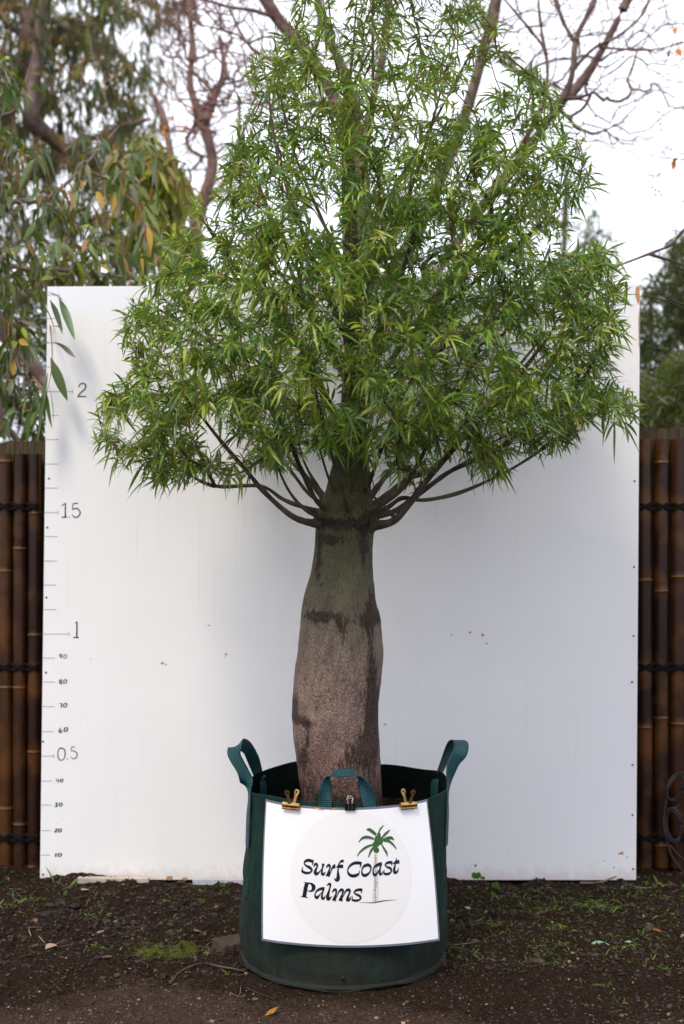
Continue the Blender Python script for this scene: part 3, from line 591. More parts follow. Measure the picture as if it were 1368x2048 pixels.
def strap(keys, name='handle', w=.040, t=.0022):
    """webbing: keys = (point, width direction)"""
    K = smooth_path([np.r_[k[0], k[1]] for k in keys], 12); C = K[:, :3]; D = unit(K[:, 3:]); T = unit(np.gradient(C, axis=0)); D = unit(D-T*np.sum(D*T, 1, keepdims=True)); Nn = np.cross(T, D)
    al = np.r_[0, np.cumsum(np.linalg.norm(np.diff(C, axis=0), axis=1))]; us = np.linspace(-.5, .5, 7); n = len(C); mb = MB(); secs = []
    for s in (1, -1):
        for u_ in (us if s > 0 else us[::-1]): secs.append((u_*w, s*t/2+s*.0006*math.sin(u_*20)))
    V = np.stack([C+D*a+Nn*b for a, b in secs], 1); m = len(secs)
    mb.add(V.reshape(-1, 3), grid_faces(n, m, True), uu=np.repeat(al, m), vv=np.tile([a for a, b in secs], n)); return mb.build(name, M['web'], bag)
A = np.array
def rimpt(deg, out, z): a = R(deg); return A([bag_c(z)+(.346+out)*math.cos(a), BAGY+(.346+out)*math.sin(a), z])
def rtan(deg): a = R(deg); return A([-math.sin(a), math.cos(a), 0])
strap([(rimpt(196, .006, .40), rtan(196)), (rimpt(196, .006, .50), rtan(196)), (rimpt(196, .005, .585), rtan(196)), (P(487, 1545, -1.0), A([.75, .6, .1])), (P(468, 1508, -.98), A([.8, .5, .2])), (P(476, 1490, -.93), A([.55, .8, .3])), (P(493, 1494, -.86), A([.45, .85, 0])), (P(507, 1520, -.80), A([.75, .6, .2])), (P(517, 1548, -.76), A([.6, .8, .1])), (rimpt(155, -.012, .56), rtan(155)), (rimpt(155, -.014, .50), rtan(155))], w=.046)
strap([(rimpt(346, .006, .40), rtan(346)), (rimpt(346, .006, .50), rtan(346)), (rimpt(346, .005, .590), rtan(346)), (P(905, 1530, -.97), A([.8, .6, .1])), (P(921, 1502, -.95), A([1, .35, -.1])), (P(921, 1483, -.90), A([1, .25, -.15])), (P(908, 1484, -.82), A([.9, .45, 0])), (P(892, 1515, -.78), A([.65, .75, 0])), (P(880, 1545, -.76), A([.5, .85, 0])), (rimpt(22, -.012, .57), rtan(22)), (rimpt(22, -.014, .50), rtan(22))], w=.052)
strap([(P(650, 1660, -1.2495), A([1, -.2, 0])), (P(650, 1612, -1.2495), A([1, -.2, 0])), (P(651, 1580, -1.25), A([.85, .5, .1])), (P(659, 1554, -1.24), A([.5, .85, .2])), (P(684, 1545, -1.235), A([.05, .8, .35])), (P(710, 1548, -1.24), A([-.3, .85, .3])), (P(727, 1570, -1.25), A([-.8, .5, .2])), (P(738, 1604, -1.2475), A([-1, -.2, 0])), (P(742, 1660, -1.2475), A([-1, -.2, 0]))], w=.046)
strap([(rimpt(103, .006, .45), rtan(103)), (rimpt(103, .006, .59), rtan(103)), (rimpt(100, .02, .67), A([.3, -1, 0])), (rimpt(90, .035, .70), A([0, -1, .3])), (rimpt(80, .02, .67), A([-.3, -1, 0])), (rimpt(77, .006, .59), -rtan(77)), (rimpt(77, .006, .45), -rtan(77))])
mb = MB(); disc_c = rimpt(269, .006, .045); tube(mb, [disc_c+A([.006, .004, 0]), disc_c+A([.006, -.004, 0])], .006, 10); mb.build('drain_hole', M['hole'], bag)

# ------------------------------------------------------------------ sign
sign = empty('laminated_sign', (.02, -1.25, .15), 'white laminated sign with navy lettering and a palm drawing, clipped to the green bag', 'sign')
ZT, ZB_ = .5975, .150
def sheet(s, t, off=0.0):          # s arc metres, t 0 top .. 1 bottom
    Rc = .357+.295*max(t, 0)**1.2; a = s/Rc; yf = -1.267-.001*t-.010*math.sin(t*2.6)
    return A([.0145+.014*t+(Rc+off)*math.sin(a), yf+Rc-(Rc+off)*math.cos(a), ZT-(ZT-ZB_)*t])
def onsheet(px, py, off):
    s, t = 0.0, .5
    for _ in range(12):
        q = sheet(s, t, off); w = P(px, py, q[1]); s += (w[0]-q[0])*1.0; t += (q[2]-w[2])/(ZT-ZB_)
    return sheet(s, t, off)
HW = .3015
def patch(name, m, s0, s1, t0, t1, off, thick=.0, ns=40, ntt=24):
    mb = MB(); ss, tts = np.linspace(s0, s1, ns), np.linspace(t0, t1, ntt)
    V = np.array([[sheet(a, b, off) for b in tts] for a in ss]); Fc = grid_faces(ns, ntt); mb.add(V.reshape(-1, 3), Fc)
    if thick:
        V2 = np.array([[sheet(a, b, off-thick) for b in tts] for a in ss]); mb.add(V2.reshape(-1, 3), Fc[:, ::-1])
    mb.build(name, m, sign)
patch('laminate_film', M['lam'], -HW, HW, 0, 1, 0, .0012)
patch('printed_sheet', M['paper'], -HW+.0065, HW-.0065, .016, .984, .0008)
mb = MB(); kk = 64; c = A([702, 1754.]); rings = []
for f_ in np.linspace(0, 1, 14)[1:]:
    rings.append([onsheet(702+122*f_*math.cos(a), 1754+133*f_*math.sin(a), .0014) for a in np.arange(kk)*2*math.pi/kk])
mb.add(A(rings).reshape(-1, 3), grid_faces(13, kk, True)); V0 = onsheet(702, 1754, .0014)
mb.add(np.vstack([A(rings[0]), V0]), np.array([[q, (q+1) % kk, kk] for q in range(kk)])); mb.build('pale_disc', M['disc'], sign)
def za(x, y): return onsheet(595+x/12.436, 1710+y/12.436, .0024)
def zb(x, y): return onsheet(695+x/12.436, 1700+y/12.436, .0024)
def zc_(o): return lambda x, y: onsheet(700+x/12.436, 1640+y/12.436, o)
mb = MB()
TA = [[(370, 258, 3), (379, 200, 24), (386, 135, 30)], [(394, 158, 58), (320, 138, 66), (250, 130, 64), (195, 155, 50), (166, 205, 22), (215, 262, 42), (290, 305, 60), (345, 348, 50), (350, 395, 34), (300, 435, 44), (225, 447, 56), (160, 428, 54), (108, 400, 44)], [(108, 418, 30), (120, 360, 26), (130, 288, 4)],
 [(403, 300, 6), (425, 245, 38), (462, 222, 60), (492, 258, 40), (482, 305, 30), (450, 370, 50), (440, 430, 70), (468, 472, 66), (522, 440, 38), (572, 380, 14), (615, 310, 8)], [(640, 212, 66), (634, 260, 48), (620, 330, 26), (606, 420, 44), (626, 482, 60), (665, 462, 34), (695, 410, 6)],
 [(712, 330, 6), (742, 275, 38), (782, 250, 56), (808, 292, 40), (798, 350, 30), (775, 440, 60), (750, 532, 90)], [(806, 500, 10), (835, 400, 16), (868, 325, 42), (915, 282, 80), (942, 278, 98)],
 [(1150, 148, 60), (1095, 150, 52), (1048, 195, 26), (1022, 250, 28), (1012, 330, 26), (1006, 420, 40), (1012, 520, 66), (1000, 605, 84), (965, 628, 54), (930, 600, 26), (912, 560, 4)], [(958, 305, 6), (1010, 285, 50), (1070, 280, 76), (1136, 280, 78)],
 [(234, 690, 80), (200, 830, 82), (165, 1045, 82)], [(155, 678, 8), (240, 690, 20), (330, 700, 14)], [(75, 1030, 8), (170, 1045, 20), (262, 1060, 8)], [(270, 705, 16), (340, 712, 42), (392, 765, 78), (398, 825, 80), (365, 882, 50), (300, 897, 26), (243, 885, 6)],
 [(668, 832, 62), (600, 835, 60), (520, 862, 50), (458, 920, 28), (436, 980, 24), (445, 1030, 46), (478, 1062, 60), (520, 1025, 42), (580, 955, 15), (630, 900, 10)], [(652, 805, 40), (640, 870, 36), (620, 950, 26), (606, 1040, 44), (630, 1086, 56), (665, 1062, 30), (692, 1000, 5)],
 [(735, 765, 8), (765, 730, 36), (805, 718, 52), (816, 760, 36), (800, 830, 30), (775, 920, 44), (750, 1020, 70), (762, 1092, 74), (800, 1076, 46), (830, 1046, 20), (850, 1015, 5)],
 [(865, 940, 8), (895, 880, 40), (940, 858, 60), (964, 900, 40), (955, 970, 32), (932, 1050, 60), (905, 1138, 86)], [(975, 1050, 10), (1010, 950, 20), (1055, 885, 45), (1105, 860, 60), (1132, 900, 45), (1116, 970, 32), (1092, 1050, 60), (1065, 1142, 86)], [(1135, 1040, 10), (1175, 940, 25), (1215, 885, 45), (1275, 862, 65), (1302, 905, 42), (1278, 980, 34), (1250, 1060, 54), (1248, 1118, 72), (1288, 1110, 48), (1320, 1066, 20), (1342, 1018, 5)]]
TB = [[(312, 440, 6), (328, 370, 28), (338, 300, 34)], [(346, 330, 62), (260, 318, 68), (170, 325, 62), (80, 375, 50), (20, 450, 30), (5, 520, 26), (30, 590, 48), (90, 633, 66), (160, 642, 70), (230, 622, 62), (285, 590, 40)], [(285, 590, 24), (300, 500, 4)],
 [(480, 372, 70), (410, 402, 52), (366, 470, 26), (357, 540, 28), (377, 605, 52), (430, 632, 66), (500, 602, 50), (558, 540, 28), (580, 470, 26), (566, 402, 48), (520, 370, 68), (480, 372, 70)],
 [(855, 338, 72), (770, 360, 70), (690, 402, 46), (643, 460, 24), (636, 530, 24), (652, 600, 50), (690, 618, 58), (740, 568, 32), (790, 490, 15), (820, 430, 10)], [(838, 305, 38), (825, 380, 35), (812, 450, 30), (800, 550, 45), (815, 608, 50), (855, 585, 28), (885, 510, 5)],
 [(1096, 392, 4), (1104, 335, 24), (1110, 282, 26)], [(1112, 305, 54), (1050, 305, 60), (980, 322, 50), (938, 375, 24), (985, 420, 42), (1060, 450, 52), (1092, 500, 38), (1070, 555, 34), (1020, 590, 52), (960, 598, 54), (905, 580, 44)], [(903, 592, 26), (912, 475, 4)],
 [(1220, 185, 4), (1205, 270, 26), (1187, 350, 24), (1170, 430, 42), (1162, 510, 54), (1184, 565, 58), (1222, 550, 42), (1256, 500, 24), (1274, 435, 4)], [(1130, 347, 6), (1180, 315, 50), (1240, 295, 78), (1290, 288, 80)],
 [(340, 1082, 4), (350, 1025, 24), (358, 962, 28)], [(360, 990, 58), (300, 985, 60), (220, 1000, 50), (162, 1055, 24), (220, 1100, 42), (300, 1140, 52), (328, 1190, 38), (300, 1232, 36), (240, 1255, 50), (180, 1255, 50), (113, 1238, 40)], [(110, 1250, 24), (130, 1135, 4)]]
for s in TA+TB:
    for i_, p_ in enumerate(s): s[i_] = (p_[0], p_[1], p_[2]*1.12+4)
for s in TA: ribbon_fn(mb, s, 10, za, 5)
for s in TB: ribbon_fn(mb, s, 10, zb, 5)
mb.build('lettering', M['navy'], sign, smooth=False)
mb = MB(); zg = zc_(.0020)
fr = [[(660, 350), (590, 270), (490, 205), (415, 225)], [(690, 380), (740, 220), (840, 120)], [(770, 460), (870, 320), (990, 235)], [(800, 490), (930, 420), (1030, 410), (1095, 490)], [(820, 500), (950, 490), (1080, 590), (1155, 720)],
      [(790, 600), (860, 700), (920, 800), (925, 900)], [(620, 460), (450, 395), (310, 420), (215, 545)], [(600, 590), (420, 640), (280, 740), (175, 890)], [(600, 650), (510, 740), (450, 930)]]
for fi, f_ in enumerate(fr):
    ribbon_fn(mb, [(x, y, 16-10*i/(len(f_)-1)) for i, (x, y) in enumerate(f_)], 12, zg, 5)
    q = smooth_path(A(f_, dtype=float), 9)
    for i in range(1, len(q)-1):
        tn = unit(q[i]-q[i-1]); ln = (95 if fi not in (1,) else 60)*math.sin(math.pi*min(1, .18+.75*i/len(q)))
        if fi in (1, 2): d = A([.35, 1.0])+tn*.3; ln *= .8
        elif fi in (5,): d = A([-.3, .9])+tn*.4; ln *= .85
        else: d = A([0, 1.0])+tn*.35
        if fi == 8: d = A([.35, .9]); ln *= .8
        d = unit(d); w = 20 if i % 3 else 30
        ribbon_fn(mb, [(q[i][0], q[i][1], w), (q[i][0]+d[0]*ln*.6, q[i][1]+d[1]*ln*.6, w*.6), (q[i][0]+d[0]*ln, q[i][1]+d[1]*ln, 2)], 8, zg, 2)
for (cx, cy, rx, ry) in ((700, 500, 95, 130), (655, 750, 70, 75), (640, 610, 85, 80), (715, 390, 50, 90), (760, 540, 60, 80)):
    V = [zg(cx+rx*(1+.15*math.sin(k*2.7))*math.cos(k/16*2*math.pi), cy+ry*math.sin(k/16*2*math.pi)) for k in range(16)]+[zg(cx, cy)]
    mb.add(A(V), np.array([[k, (k+1) % 16, 16] for k in range(16)]))
def zb2(x, y): return onsheet(695+x/12.436, 1700+y/12.436, .0019)
br = [[(680, 90, 5), (662, 330, 6), (662, 600, 7), (660, 900, 7), (645, 1150, 7), (622, 1290, 8)], [(735, 90, 5), (738, 330, 6), (745, 600, 8), (758, 900, 8), (752, 1270, 9)], [(300, 1308, 8), (450, 1305, 14), (600, 1312, 26), (760, 1290, 34), (900, 1262, 30), (1050, 1250, 18), (1240, 1238, 6)]]
yy = 110
while yy < 1250:
    hw = 30+(yy-90)*.026; cxm = 707-(yy-90)*.012; br.append([(cxm-hw*.8*random.uniform(.4, 1), yy, 6), (cxm+hw*random.uniform(-.3, .3), yy+22, 20), (cxm+hw*.8*random.uniform(.3, 1), yy+random.uniform(30, 60), 8)]); yy += 42
for s in br: ribbon_fn(mb, s, 8, zb2, 5, mi=1)
mb.build('palm_emblem', [M['pgreen'], M['pbrown']], sign, smooth=False)
mb = MB(); ribbon_fn(mb, [(630, 1616, 1), (637, 1618, 3), (648, 1620, 1)], 2, lambda x, y: onsheet(x, y, .002)); ribbon_fn(mb, [(660, 1622, .6), (668, 1617, .8), (676, 1616, .6)], 1, lambda x, y: onsheet(x, y, .002)); mb.build('orange_stain', M['orange'], sign, smooth=False)

# ------------------------------------------------------------------ clips
def frame_at(px, py, tilt=0):
    c = onsheet(px, py, .006); r_ = onsheet(px+6, py, .006); X_ = unit(r_-c); Yn = unit(A([X_[1]*-1, X_[0], 0]))*-1   # outward
    if Yn[1] > 0: Yn = -Yn
    Zn = A([0, 0, 1.]); X2 = unit(X_*math.cos(tilt)-Zn*math.sin(tilt)); Z2_ = unit(np.cross(Yn, X2)); 
    if Z2_[2] < 0: Z2_ = -Z2_
    return c, np.array([X2, Yn, Z2_])
def bulldog(px, py, tilt, flip, label):
    c, M3 = frame_at(px, py, tilt); root = empty('bulldog_clip', c, label, 'clip', 'brass bulldog clips holding the sign')
    mb = MB(); sec = [(-.004, .010), (.004, .012), (.0085, .004), (.0065, -.004), (.010, -.007), (.009, -.010), (.003, -.009), (-.002, -.006)]
    V = np.array([[x, y_, z_] for x in (-.032, .032) for (y_, z_) in sec]); ns = len(sec)
    Fc = [np.array([[i, (i+1) % ns, ns+(i+1) % ns, ns+i] for i in range(ns)]), np.array([list(range(ns))]), np.array([list(range(2*ns-1, ns-1, -1))])]
    mb.add(V@M3+c, Fc); mb.build('jaw', M['gold'], root, smooth=False)
    for (x0, x1, y0, y1, mm) in ((-.004*flip, -.010*flip, .006, .012, 'gold'), (.006*flip, .014*flip, -.004, -.012, 'gold')):
        mb = MB(); n_ = 14; p0, p1 = A([x0, y0, .008]), A([x1, y1, .046]); ax = unit(p1-p0); sd_ = A([1, 0, 0.]); sd_ = unit(sd_-ax*sd_.dot(ax)); nn_ = np.cross(sd_, ax)
        Lh = np.linalg.norm(p1-p0); outl = [(-.0055, 0), (-.0048, Lh*.55)]+[(.0095*math.sin(a), Lh-.002-.0095*math.cos(a)*-1-.0095*0) for a in np.linspace(-2.3, 2.3, n_)]+[(.0048, Lh*.55), (.0055, 0)]
        no = len(outl); V = [p0+sd_*a+ax*b+nn_*h for h in (.0006, -.0006) for a, b in outl]
        Fc = [np.array([list(range(no))]), np.array([list(range(2*no-1, no-1, -1))]), np.array([[i, (i+1) % no, no+(i+1) % no, no+i] for i in range(no)])]
        mb.add(A(V)@M3+c, Fc); h_ = mb.build('lever', M[mm], root, smooth=False)
        mb = MB(); cc = p0+ax*(Lh-.001); tube(mb, A([cc+nn_*.0012, cc-nn_*.0012])@M3+c, .0032, 10); o = mb.build('lever_hole', M['hole'], h_); o.location = (0, 0, 0)
bulldog(583, 1612, .10, 1, 'tarnished brass bulldog clip at the left end of the sign top'); bulldog(816, 1611, -.06, -1, 'tarnished brass bulldog clip at the right end of the sign top, one lever bright gold')
c, M3 = frame_at(700, 1612, 0); root = empty('binder_clip', c, 'small black binder clip in the middle of the sign top', 'clip')
mb = MB(); V = [[x, y_, z_] for x in (-.0165, .0165) for (y_, z_) in ((.004, -.014), (.011, .010), (-.012, .010), (-.006, -.014))]; mb.add(A(V)@M3+c, np.array([[0, 1, 2, 3], [7, 6, 5, 4], [0, 4, 5, 1], [1, 5, 6, 2], [2, 6, 7, 3], [3, 7, 4, 0]])); mb.build('clip_body', M['blackm'], root, smooth=False)
for s in (1, -1):
    mb = MB(); y0 = .0125*s; pts = [(-.006, y0, -.008), (-.006, y0+.001, .010), (-.010, y0*.8+.004*s, .020), (-.007, y0*.7+.006*s, .027), (0, y0*.7+.007*s, .029), (.007, y0*.7+.006*s, .027), (.010, y0*.8+.004*s, .020), (.006, y0+.001, .010), (.006, y0, -.008)]
    tube(mb, smooth_path(pts, 5)@M3+c, .0011, 6); mb.build('wire_handle', M['steel'], root)

# ------------------------------------------------------------------ bottle tree
tree = empty('bottle_tree', (BAGX, BAGY, .47), 'tall bottle tree, swollen grey brown trunk, dense narrow leaved crown, standing in the green bag', 'tree')
SC = F/(-CAMY+BAGY)
prof = [(1680, 606, 768), (1600, 605, 765), (1550, 597, 763), (1500, 590, 761), (1450, 584, 756), (1430, 584, 757), (1400, 585, 757), (1370, 588, 761), (1320, 593, 766), (1300, 595, 766), (1250, 600, 761), (1225, 603, 757), (1200, 605, 751), (1150, 621, 746), (1100, 629, 744), (1060, 631, 747), (1045, 632, 751), (1030, 635, 751), (1015, 641, 748), (1000, 644, 745), (980, 648, 744), (960, 656, 742), (920, 668, 736), (900, 674, 735), (850, 680, 733), (800, 684, 730), (700, 687, 726), (600, 688, 722), (500, 686, 717), (400, 684, 712), (300, 683, 708), (240, 684, 705), (170, 688, 700)]
pr = np.array(prof, float)[::-1]; py = np.concatenate([np.arange(170, 980, 6.0), np.arange(980, 1681, 2.0)]); lft = np.interp(py, pr[:, 0], pr[:, 1]); rgt = np.interp(py, pr[:, 0], pr[:, 2])
def sm(a, k=9): return np.convolve(np.pad(a, k//2, 'edge'), np.ones(k)/k, 'valid')
lft, rgt = sm(sm(lft, 15), 15), sm(sm(rgt, 15), 15)
cx = ((lft+rgt)/2-684)/SC; rd = (rgt-lft)/2/SC; zt = CAMZ-(py-936)/SC; NT = 180; th = np.arange(NT)*2*math.pi/NT
Pn = np.stack([np.cos(th)[None]*1.0+0*zt[:, None], np.sin(th)[None]+0*zt[:, None], zt[:, None]*6+0*th[None]], -1)
rad = rd[:, None]*(1+.012*fbm(Pn*2.2, 3, 41))+.0016*fbm(Pn*A([9, 9, 3]), 2, 43)
PX = 684+SC*(cx[:, None]+rad*np.cos(th)[None]); PY = np.repeat(py[:, None], NT, 1); front = (np.sin(th) < .25)[None]
def blob(x, y, rx, ry): return np.exp(-(((PX-x)/rx)**2+((PY-y)/ry)**2))*front
col = np.exp(-((PY-1040-5*np.sin(th[None]*4))/9)**2)*np.clip(.45+.6*np.sin(th[None]*6+1)+.4*np.sin(th[None]*11), 0, 1.2)*.013+np.exp(-((PY-1022)/8)**2)*np.clip(np.sin(th[None]*7+2), 0, 1)*.006
scar = blob(648, 1236, 16, 8)+blob(745, 1234, 14, 12)
rad = rad+col+scar*.004-.006*blob(648, 1237, 7, 3)-.005*blob(748, 1237, 6, 6)+.003*blob(620, 1430, 16, 5)-.0012*np.exp(-((PY-1252-3*np.sin(th*3))/2.5)**2)*front
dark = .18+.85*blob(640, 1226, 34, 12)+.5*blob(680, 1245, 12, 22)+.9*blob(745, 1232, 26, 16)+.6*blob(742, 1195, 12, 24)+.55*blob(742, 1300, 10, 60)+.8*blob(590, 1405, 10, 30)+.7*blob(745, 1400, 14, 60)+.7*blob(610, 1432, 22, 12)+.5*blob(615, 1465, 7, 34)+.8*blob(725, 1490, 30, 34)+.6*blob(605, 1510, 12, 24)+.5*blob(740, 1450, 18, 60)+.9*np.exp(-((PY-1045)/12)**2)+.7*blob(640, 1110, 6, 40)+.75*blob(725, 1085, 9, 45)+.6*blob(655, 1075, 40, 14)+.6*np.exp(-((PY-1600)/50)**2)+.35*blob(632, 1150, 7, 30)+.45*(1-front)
V = np.stack([cx[:, None]+rad*np.cos(th), BAGY+rad*np.sin(th), np.repeat(zt[:, None], NT, 1)], -1)
hh = np.clip((zt-.45)/(1.95-.45), 0, 1)
mb = MB(); mb.add(V.reshape(-1, 3), grid_faces(len(py), NT, True), hgt=np.repeat(hh, NT), dark=np.clip(dark, 0, 1.2).ravel()); mb.build('trunk', M['bark'], tree)

G = Grow(140000)
ctr = [A([np.interp(q, py, cx), BAGY, CAMZ-(q-936)/SC]) for q in range(1040, 160, -10)]
G.path(A(ctr), -1, .001, 0, 2.2)
def L3(pts): return [P(a, b, BAGY+c) for a, b, c in pts]
limbs = [
 ([(648, 1050, -.03), (600, 1040, -.10), (565, 1018, -.16), (520, 975, -.20), (500, 950, -.24), (440, 880, -.34), (370, 790, -.42)], .0135, .006),
 ([(645, 1024, .0), (600, 1012, .0), (565, 998, .02), (520, 972, .04), (430, 972, .05), (370, 945, .06), (300, 905, .08)], .0105, .004),
 ([(655, 1020, -.05), (632, 1000, -.12), (612, 960, -.2), (598, 930, -.26), (585, 895, -.33), (560, 840, -.45), (520, 770, -.58)], .011, .005),
 ([(652, 1015, .03), (640, 990, .08), (610, 950, .18), (590, 930, .24), (540, 870, .36), (470, 790, .5)], .0125, .005),
 ([(742, 1052, -.03), (785, 1043, -.07), (815, 1012, -.11), (850, 965, -.15), (880, 930, -.2), (950, 850, -.28), (1030, 760, -.34), (1100, 670, -.36)], .0165, .006),
 ([(740, 1030, .0), (775, 1015, .0), (805, 996, .0), (850, 1000, .0), (920, 985, .02), (1000, 950, .04), (1060, 915, .05), (1130, 865, .05), (1210, 820, .04)], .012, .004),
 ([(742, 1015, .04), (775, 990, .08), (820, 955, .14), (860, 940, .2), (910, 890, .3), (990, 790, .42), (1080, 680, .5)], .0155, .006),
 ([(730, 1010, .06), (752, 975, .16), (765, 960, .22), (800, 915, .34), (850, 840, .48), (900, 740, .58)], .0125, .006),
 ([(785, 1030, -.07), (765, 1008, -.12), (740, 985, -.17), (727, 950, -.22), (722, 900, -.28), (718, 840, -.36)], .006, .003),
 ([(700, 1030, -.06), (690, 1000, -.18), (680, 955, -.3), (660, 900, -.42), (640, 820, -.58), (620, 730, -.72)], .009, .005),
 ([(705, 900, 0), (650, 790, -.08), (580, 660, -.14), (490, 560, -.2), (420, 460, -.22)], .016, .006),
 ([(705, 860, 0), (770, 740, .1), (860, 610, .2), (950, 490, .28), (1030, 380, .3)], .016, .006),
 ([(705, 840, 0), (720, 760, -.18), (760, 660, -.36), (800, 560, -.5), (830, 450, -.56)], .014, .005),
 ([(704, 780, 0), (650, 680, .12), (590, 560, .24), (540, 430, .32), (500, 320, .34)], .013, .005),
 ([(704, 740, 0), (830, 650, -.12), (980, 540, -.2), (1110, 420, -.24)], .014, .005),
 ([(703, 700, 0), (650, 580, -.16), (600, 450, -.3), (560, 330, -.36), (540, 220, -.38)], .012, .004),
 ([(702, 640, 0), (750, 540, -.1), (810, 410, -.2), (860, 260, -.24), (900, 110, -.2)], .012, .004),
 ([(700, 560, 0), (640, 430, .05), (590, 310, .06), (560, 190, .05)], .009, .004),
 ([(700, 520, 0), (780, 390, .12), (870, 240, .18), (950, 90, .2)], .011, .004),
 ([(699, 440, 0), (730, 330, -.12), (745, 180, -.18), (745, 20, -.18), (750, -80, -.18)], .009, .003),
 ([(697, 330, 0), (660, 230, -.05), (620, 130, -.08), (585, 40, -.1)], .007, .003),
 ([(694, 200, 0), (705, 110, .0), (712, 20, .0), (722, -90, 0)], .0065, .003),
 ([(694, 200, 0), (670, 120, -.02), (660, 30, -.03), (650, -60, -.03)], .005, .002),
 ([(705, 880, 0), (560, 790, .06), (430, 690, .1), (320, 620, .1)], .013, .005),
 ([(705, 820, 0), (700, 740, .2), (720, 640, .4), (760, 520, .5)], .012, .005),
 ([(704, 770, 0), (660, 690, -.25), (600, 600, -.45), (540, 520, -.6)], .011, .005),
 ([(700, 600, 0), (720, 480, .2), (760, 350, .32), (800, 220, .36)], .010, .004),
 ([(694, 200, 0), (730, 120, .02), (770, 40, .03), (800, -60, .03)], .006, .002),
 ([(650, 1038, -.04), (612, 1020, -.10), (580, 985, -.14), (556, 935, -.18), (540, 880, -.22)], .0085, .003), ([(655, 1000, .03), (630, 965, .08), (605, 915, .12), (590, 850, .16)], .009, .003),
 ([(648, 1010, .02), (615, 985, .05), (572, 930, .09), (520, 880, .12), (450, 830, .14)], .009, .003), ([(738, 1020, -.06), (775, 1000, -.12), (815, 962, -.18), (845, 910, -.24), (870, 850, -.3)], .0095, .003),
 ([(735, 1005, .04), (762, 968, .10), (790, 930, .15), (840, 860, .2)], .009, .003), ([(742, 1035, -.02), (790, 1022, -.03), (842, 985, -.05), (905, 940, -.07), (985, 905, -.1), (1060, 850, -.1)], .009, .003),
 ([(672, 990, -.05), (655, 950, -.12), (640, 900, -.2), (625, 840, -.26)], .007, .003), ([(730, 985, -.05), (748, 940, -.14), (765, 890, -.22), (790, 820, -.3)], .007, .003)]
limbs = [(p_, a_*.86, b_*.8) for p_, a_, b_ in limbs]
for i, (pts, r0, r1) in enumerate(limbs): G.limb_path(L3(pts), r0, r1, i+1)
crown = [(190, 850), (225, 775), (255, 760), (248, 650), (275, 590), (335, 510), (352, 430), (385, 350), (425, 325), (468, 300), (488, 240), (470, 190), (492, 150), (540, 95), (590, 40), (610, -150), (990, -150), (965, 40), (1010, 70), (1030, 120), (1120, 170), (1125, 240), (1170, 300), (1190, 360), (1170, 420), (1215, 490), (1240, 560), (1235, 620), (1262, 680), (1205, 740), (1272, 800), (1268, 850), (1225, 850), (1180, 830), (1130, 895), (1060, 905), (1020, 955), (960, 950), (915, 900), (880, 915), (820, 950), (780, 940), (700, 905), (650, 905), (610, 895), (560, 925), (490, 940), (470, 960), (400, 940), (355, 965), (300, 955), (250, 955), (225, 900)]
NC = 4000; px = rng.uniform(170, 1290, NC*9); pyy = rng.uniform(-150, 985, NC*9); ok = inside(px, pyy, crown)
# looser towards the top and along the trunk's foot
dens = np.interp(pyy, [-150, 150, 330, 480, 960], [.34, .46, .82, 1.0, 1.0]); ok &= rng.random(len(px)) < dens
dens2 = np.where((np.abs(px-680) < 110) & (pyy > 830), .7, 1); ok &= rng.random(len(px)) < dens2
cl2 = fbm(np.stack([px/70, pyy/70, 0*px], -1), 3, 77); ok &= cl2 > np.interp(pyy, [300, 700, 860, 980], [-.62, -.56, -.52, -.30]); px, pyy = px[ok][:NC], pyy[ok][:NC]
cl_ = A(crown, dtype=float)
def span(y):
    xs_ = []
    for (a, b), (c, d) in zip(crown, crown[1:]+crown[:1]):
        if (b > y) != (d > y): xs_.append(a+(c-a)*(y-b)/(d-b))
    return (min(xs_), max(xs_)) if len(xs_) > 1 else (600, 800)
T_ = []
for a, b in zip(px, pyy):
    x0, x1 = span(b); u_ = np.clip((a-(x0+x1)/2)/((x1-x0)/2+1), -1, 1); hw = min((x1-x0)/2/SC, .95)
    lim = hw*math.sqrt(max(.03, 1-u_*u_)); q = random.random()**.62*random.choice((1, -1, -1))
    if b > 780: lim *= max(.4, 1-(b-780)/420)
    dy = q*lim; dy = min(dy, .80 if b > 520 else 1.0); T_.append(P(a, b, BAGY+dy))
T_ = A(T_); root0 = A([.02, BAGY, 1.55]); T_ = T_[np.argsort(np.linalg.norm(T_-root0, axis=1)+rng.normal(0, .05, len(T_)))]
tips = []
for q in T_: tips.append(G.attach(q, .04, .45))
tips = A(tips)
bare = []          # leafless reddish shoots at the top, thin bare twigs low in the crown
for k in range(95): a, b = random.uniform(500, 980), random.uniform(-40, 260); bare.append(P(a, b, BAGY+random.uniform(-.45, .2)))
for k in range(170): a, b = random.uniform(330, 1120), random.uniform(820, 960); bare.append(P(a, b, BAGY+random.uniform(-.3, .5)))
bare = [q for q in bare if inside(A([684+F*q[0]/(q[1]-CAMY)]), A([936-(q[2]-CAMZ)*F/(q[1]-CAMY)]), crown)[0] or q[2] > 2.4]
for q in sorted(bare, key=lambda q: q[2]): G.attach(q, .04, .8, minr=.0013)
# upright shoots with reddish stems above the crown
nb = {}
class DD(dict):
    def __missing__(s, k): s[k] = MB(); return s[k]
nb = DD(); G.mesh(nb, skip=(0,), scale=.00078, powr=.50, thin=.0042)
for k, m_ in sorted(nb.items()): m_.build('branch', M['branch'], tree)
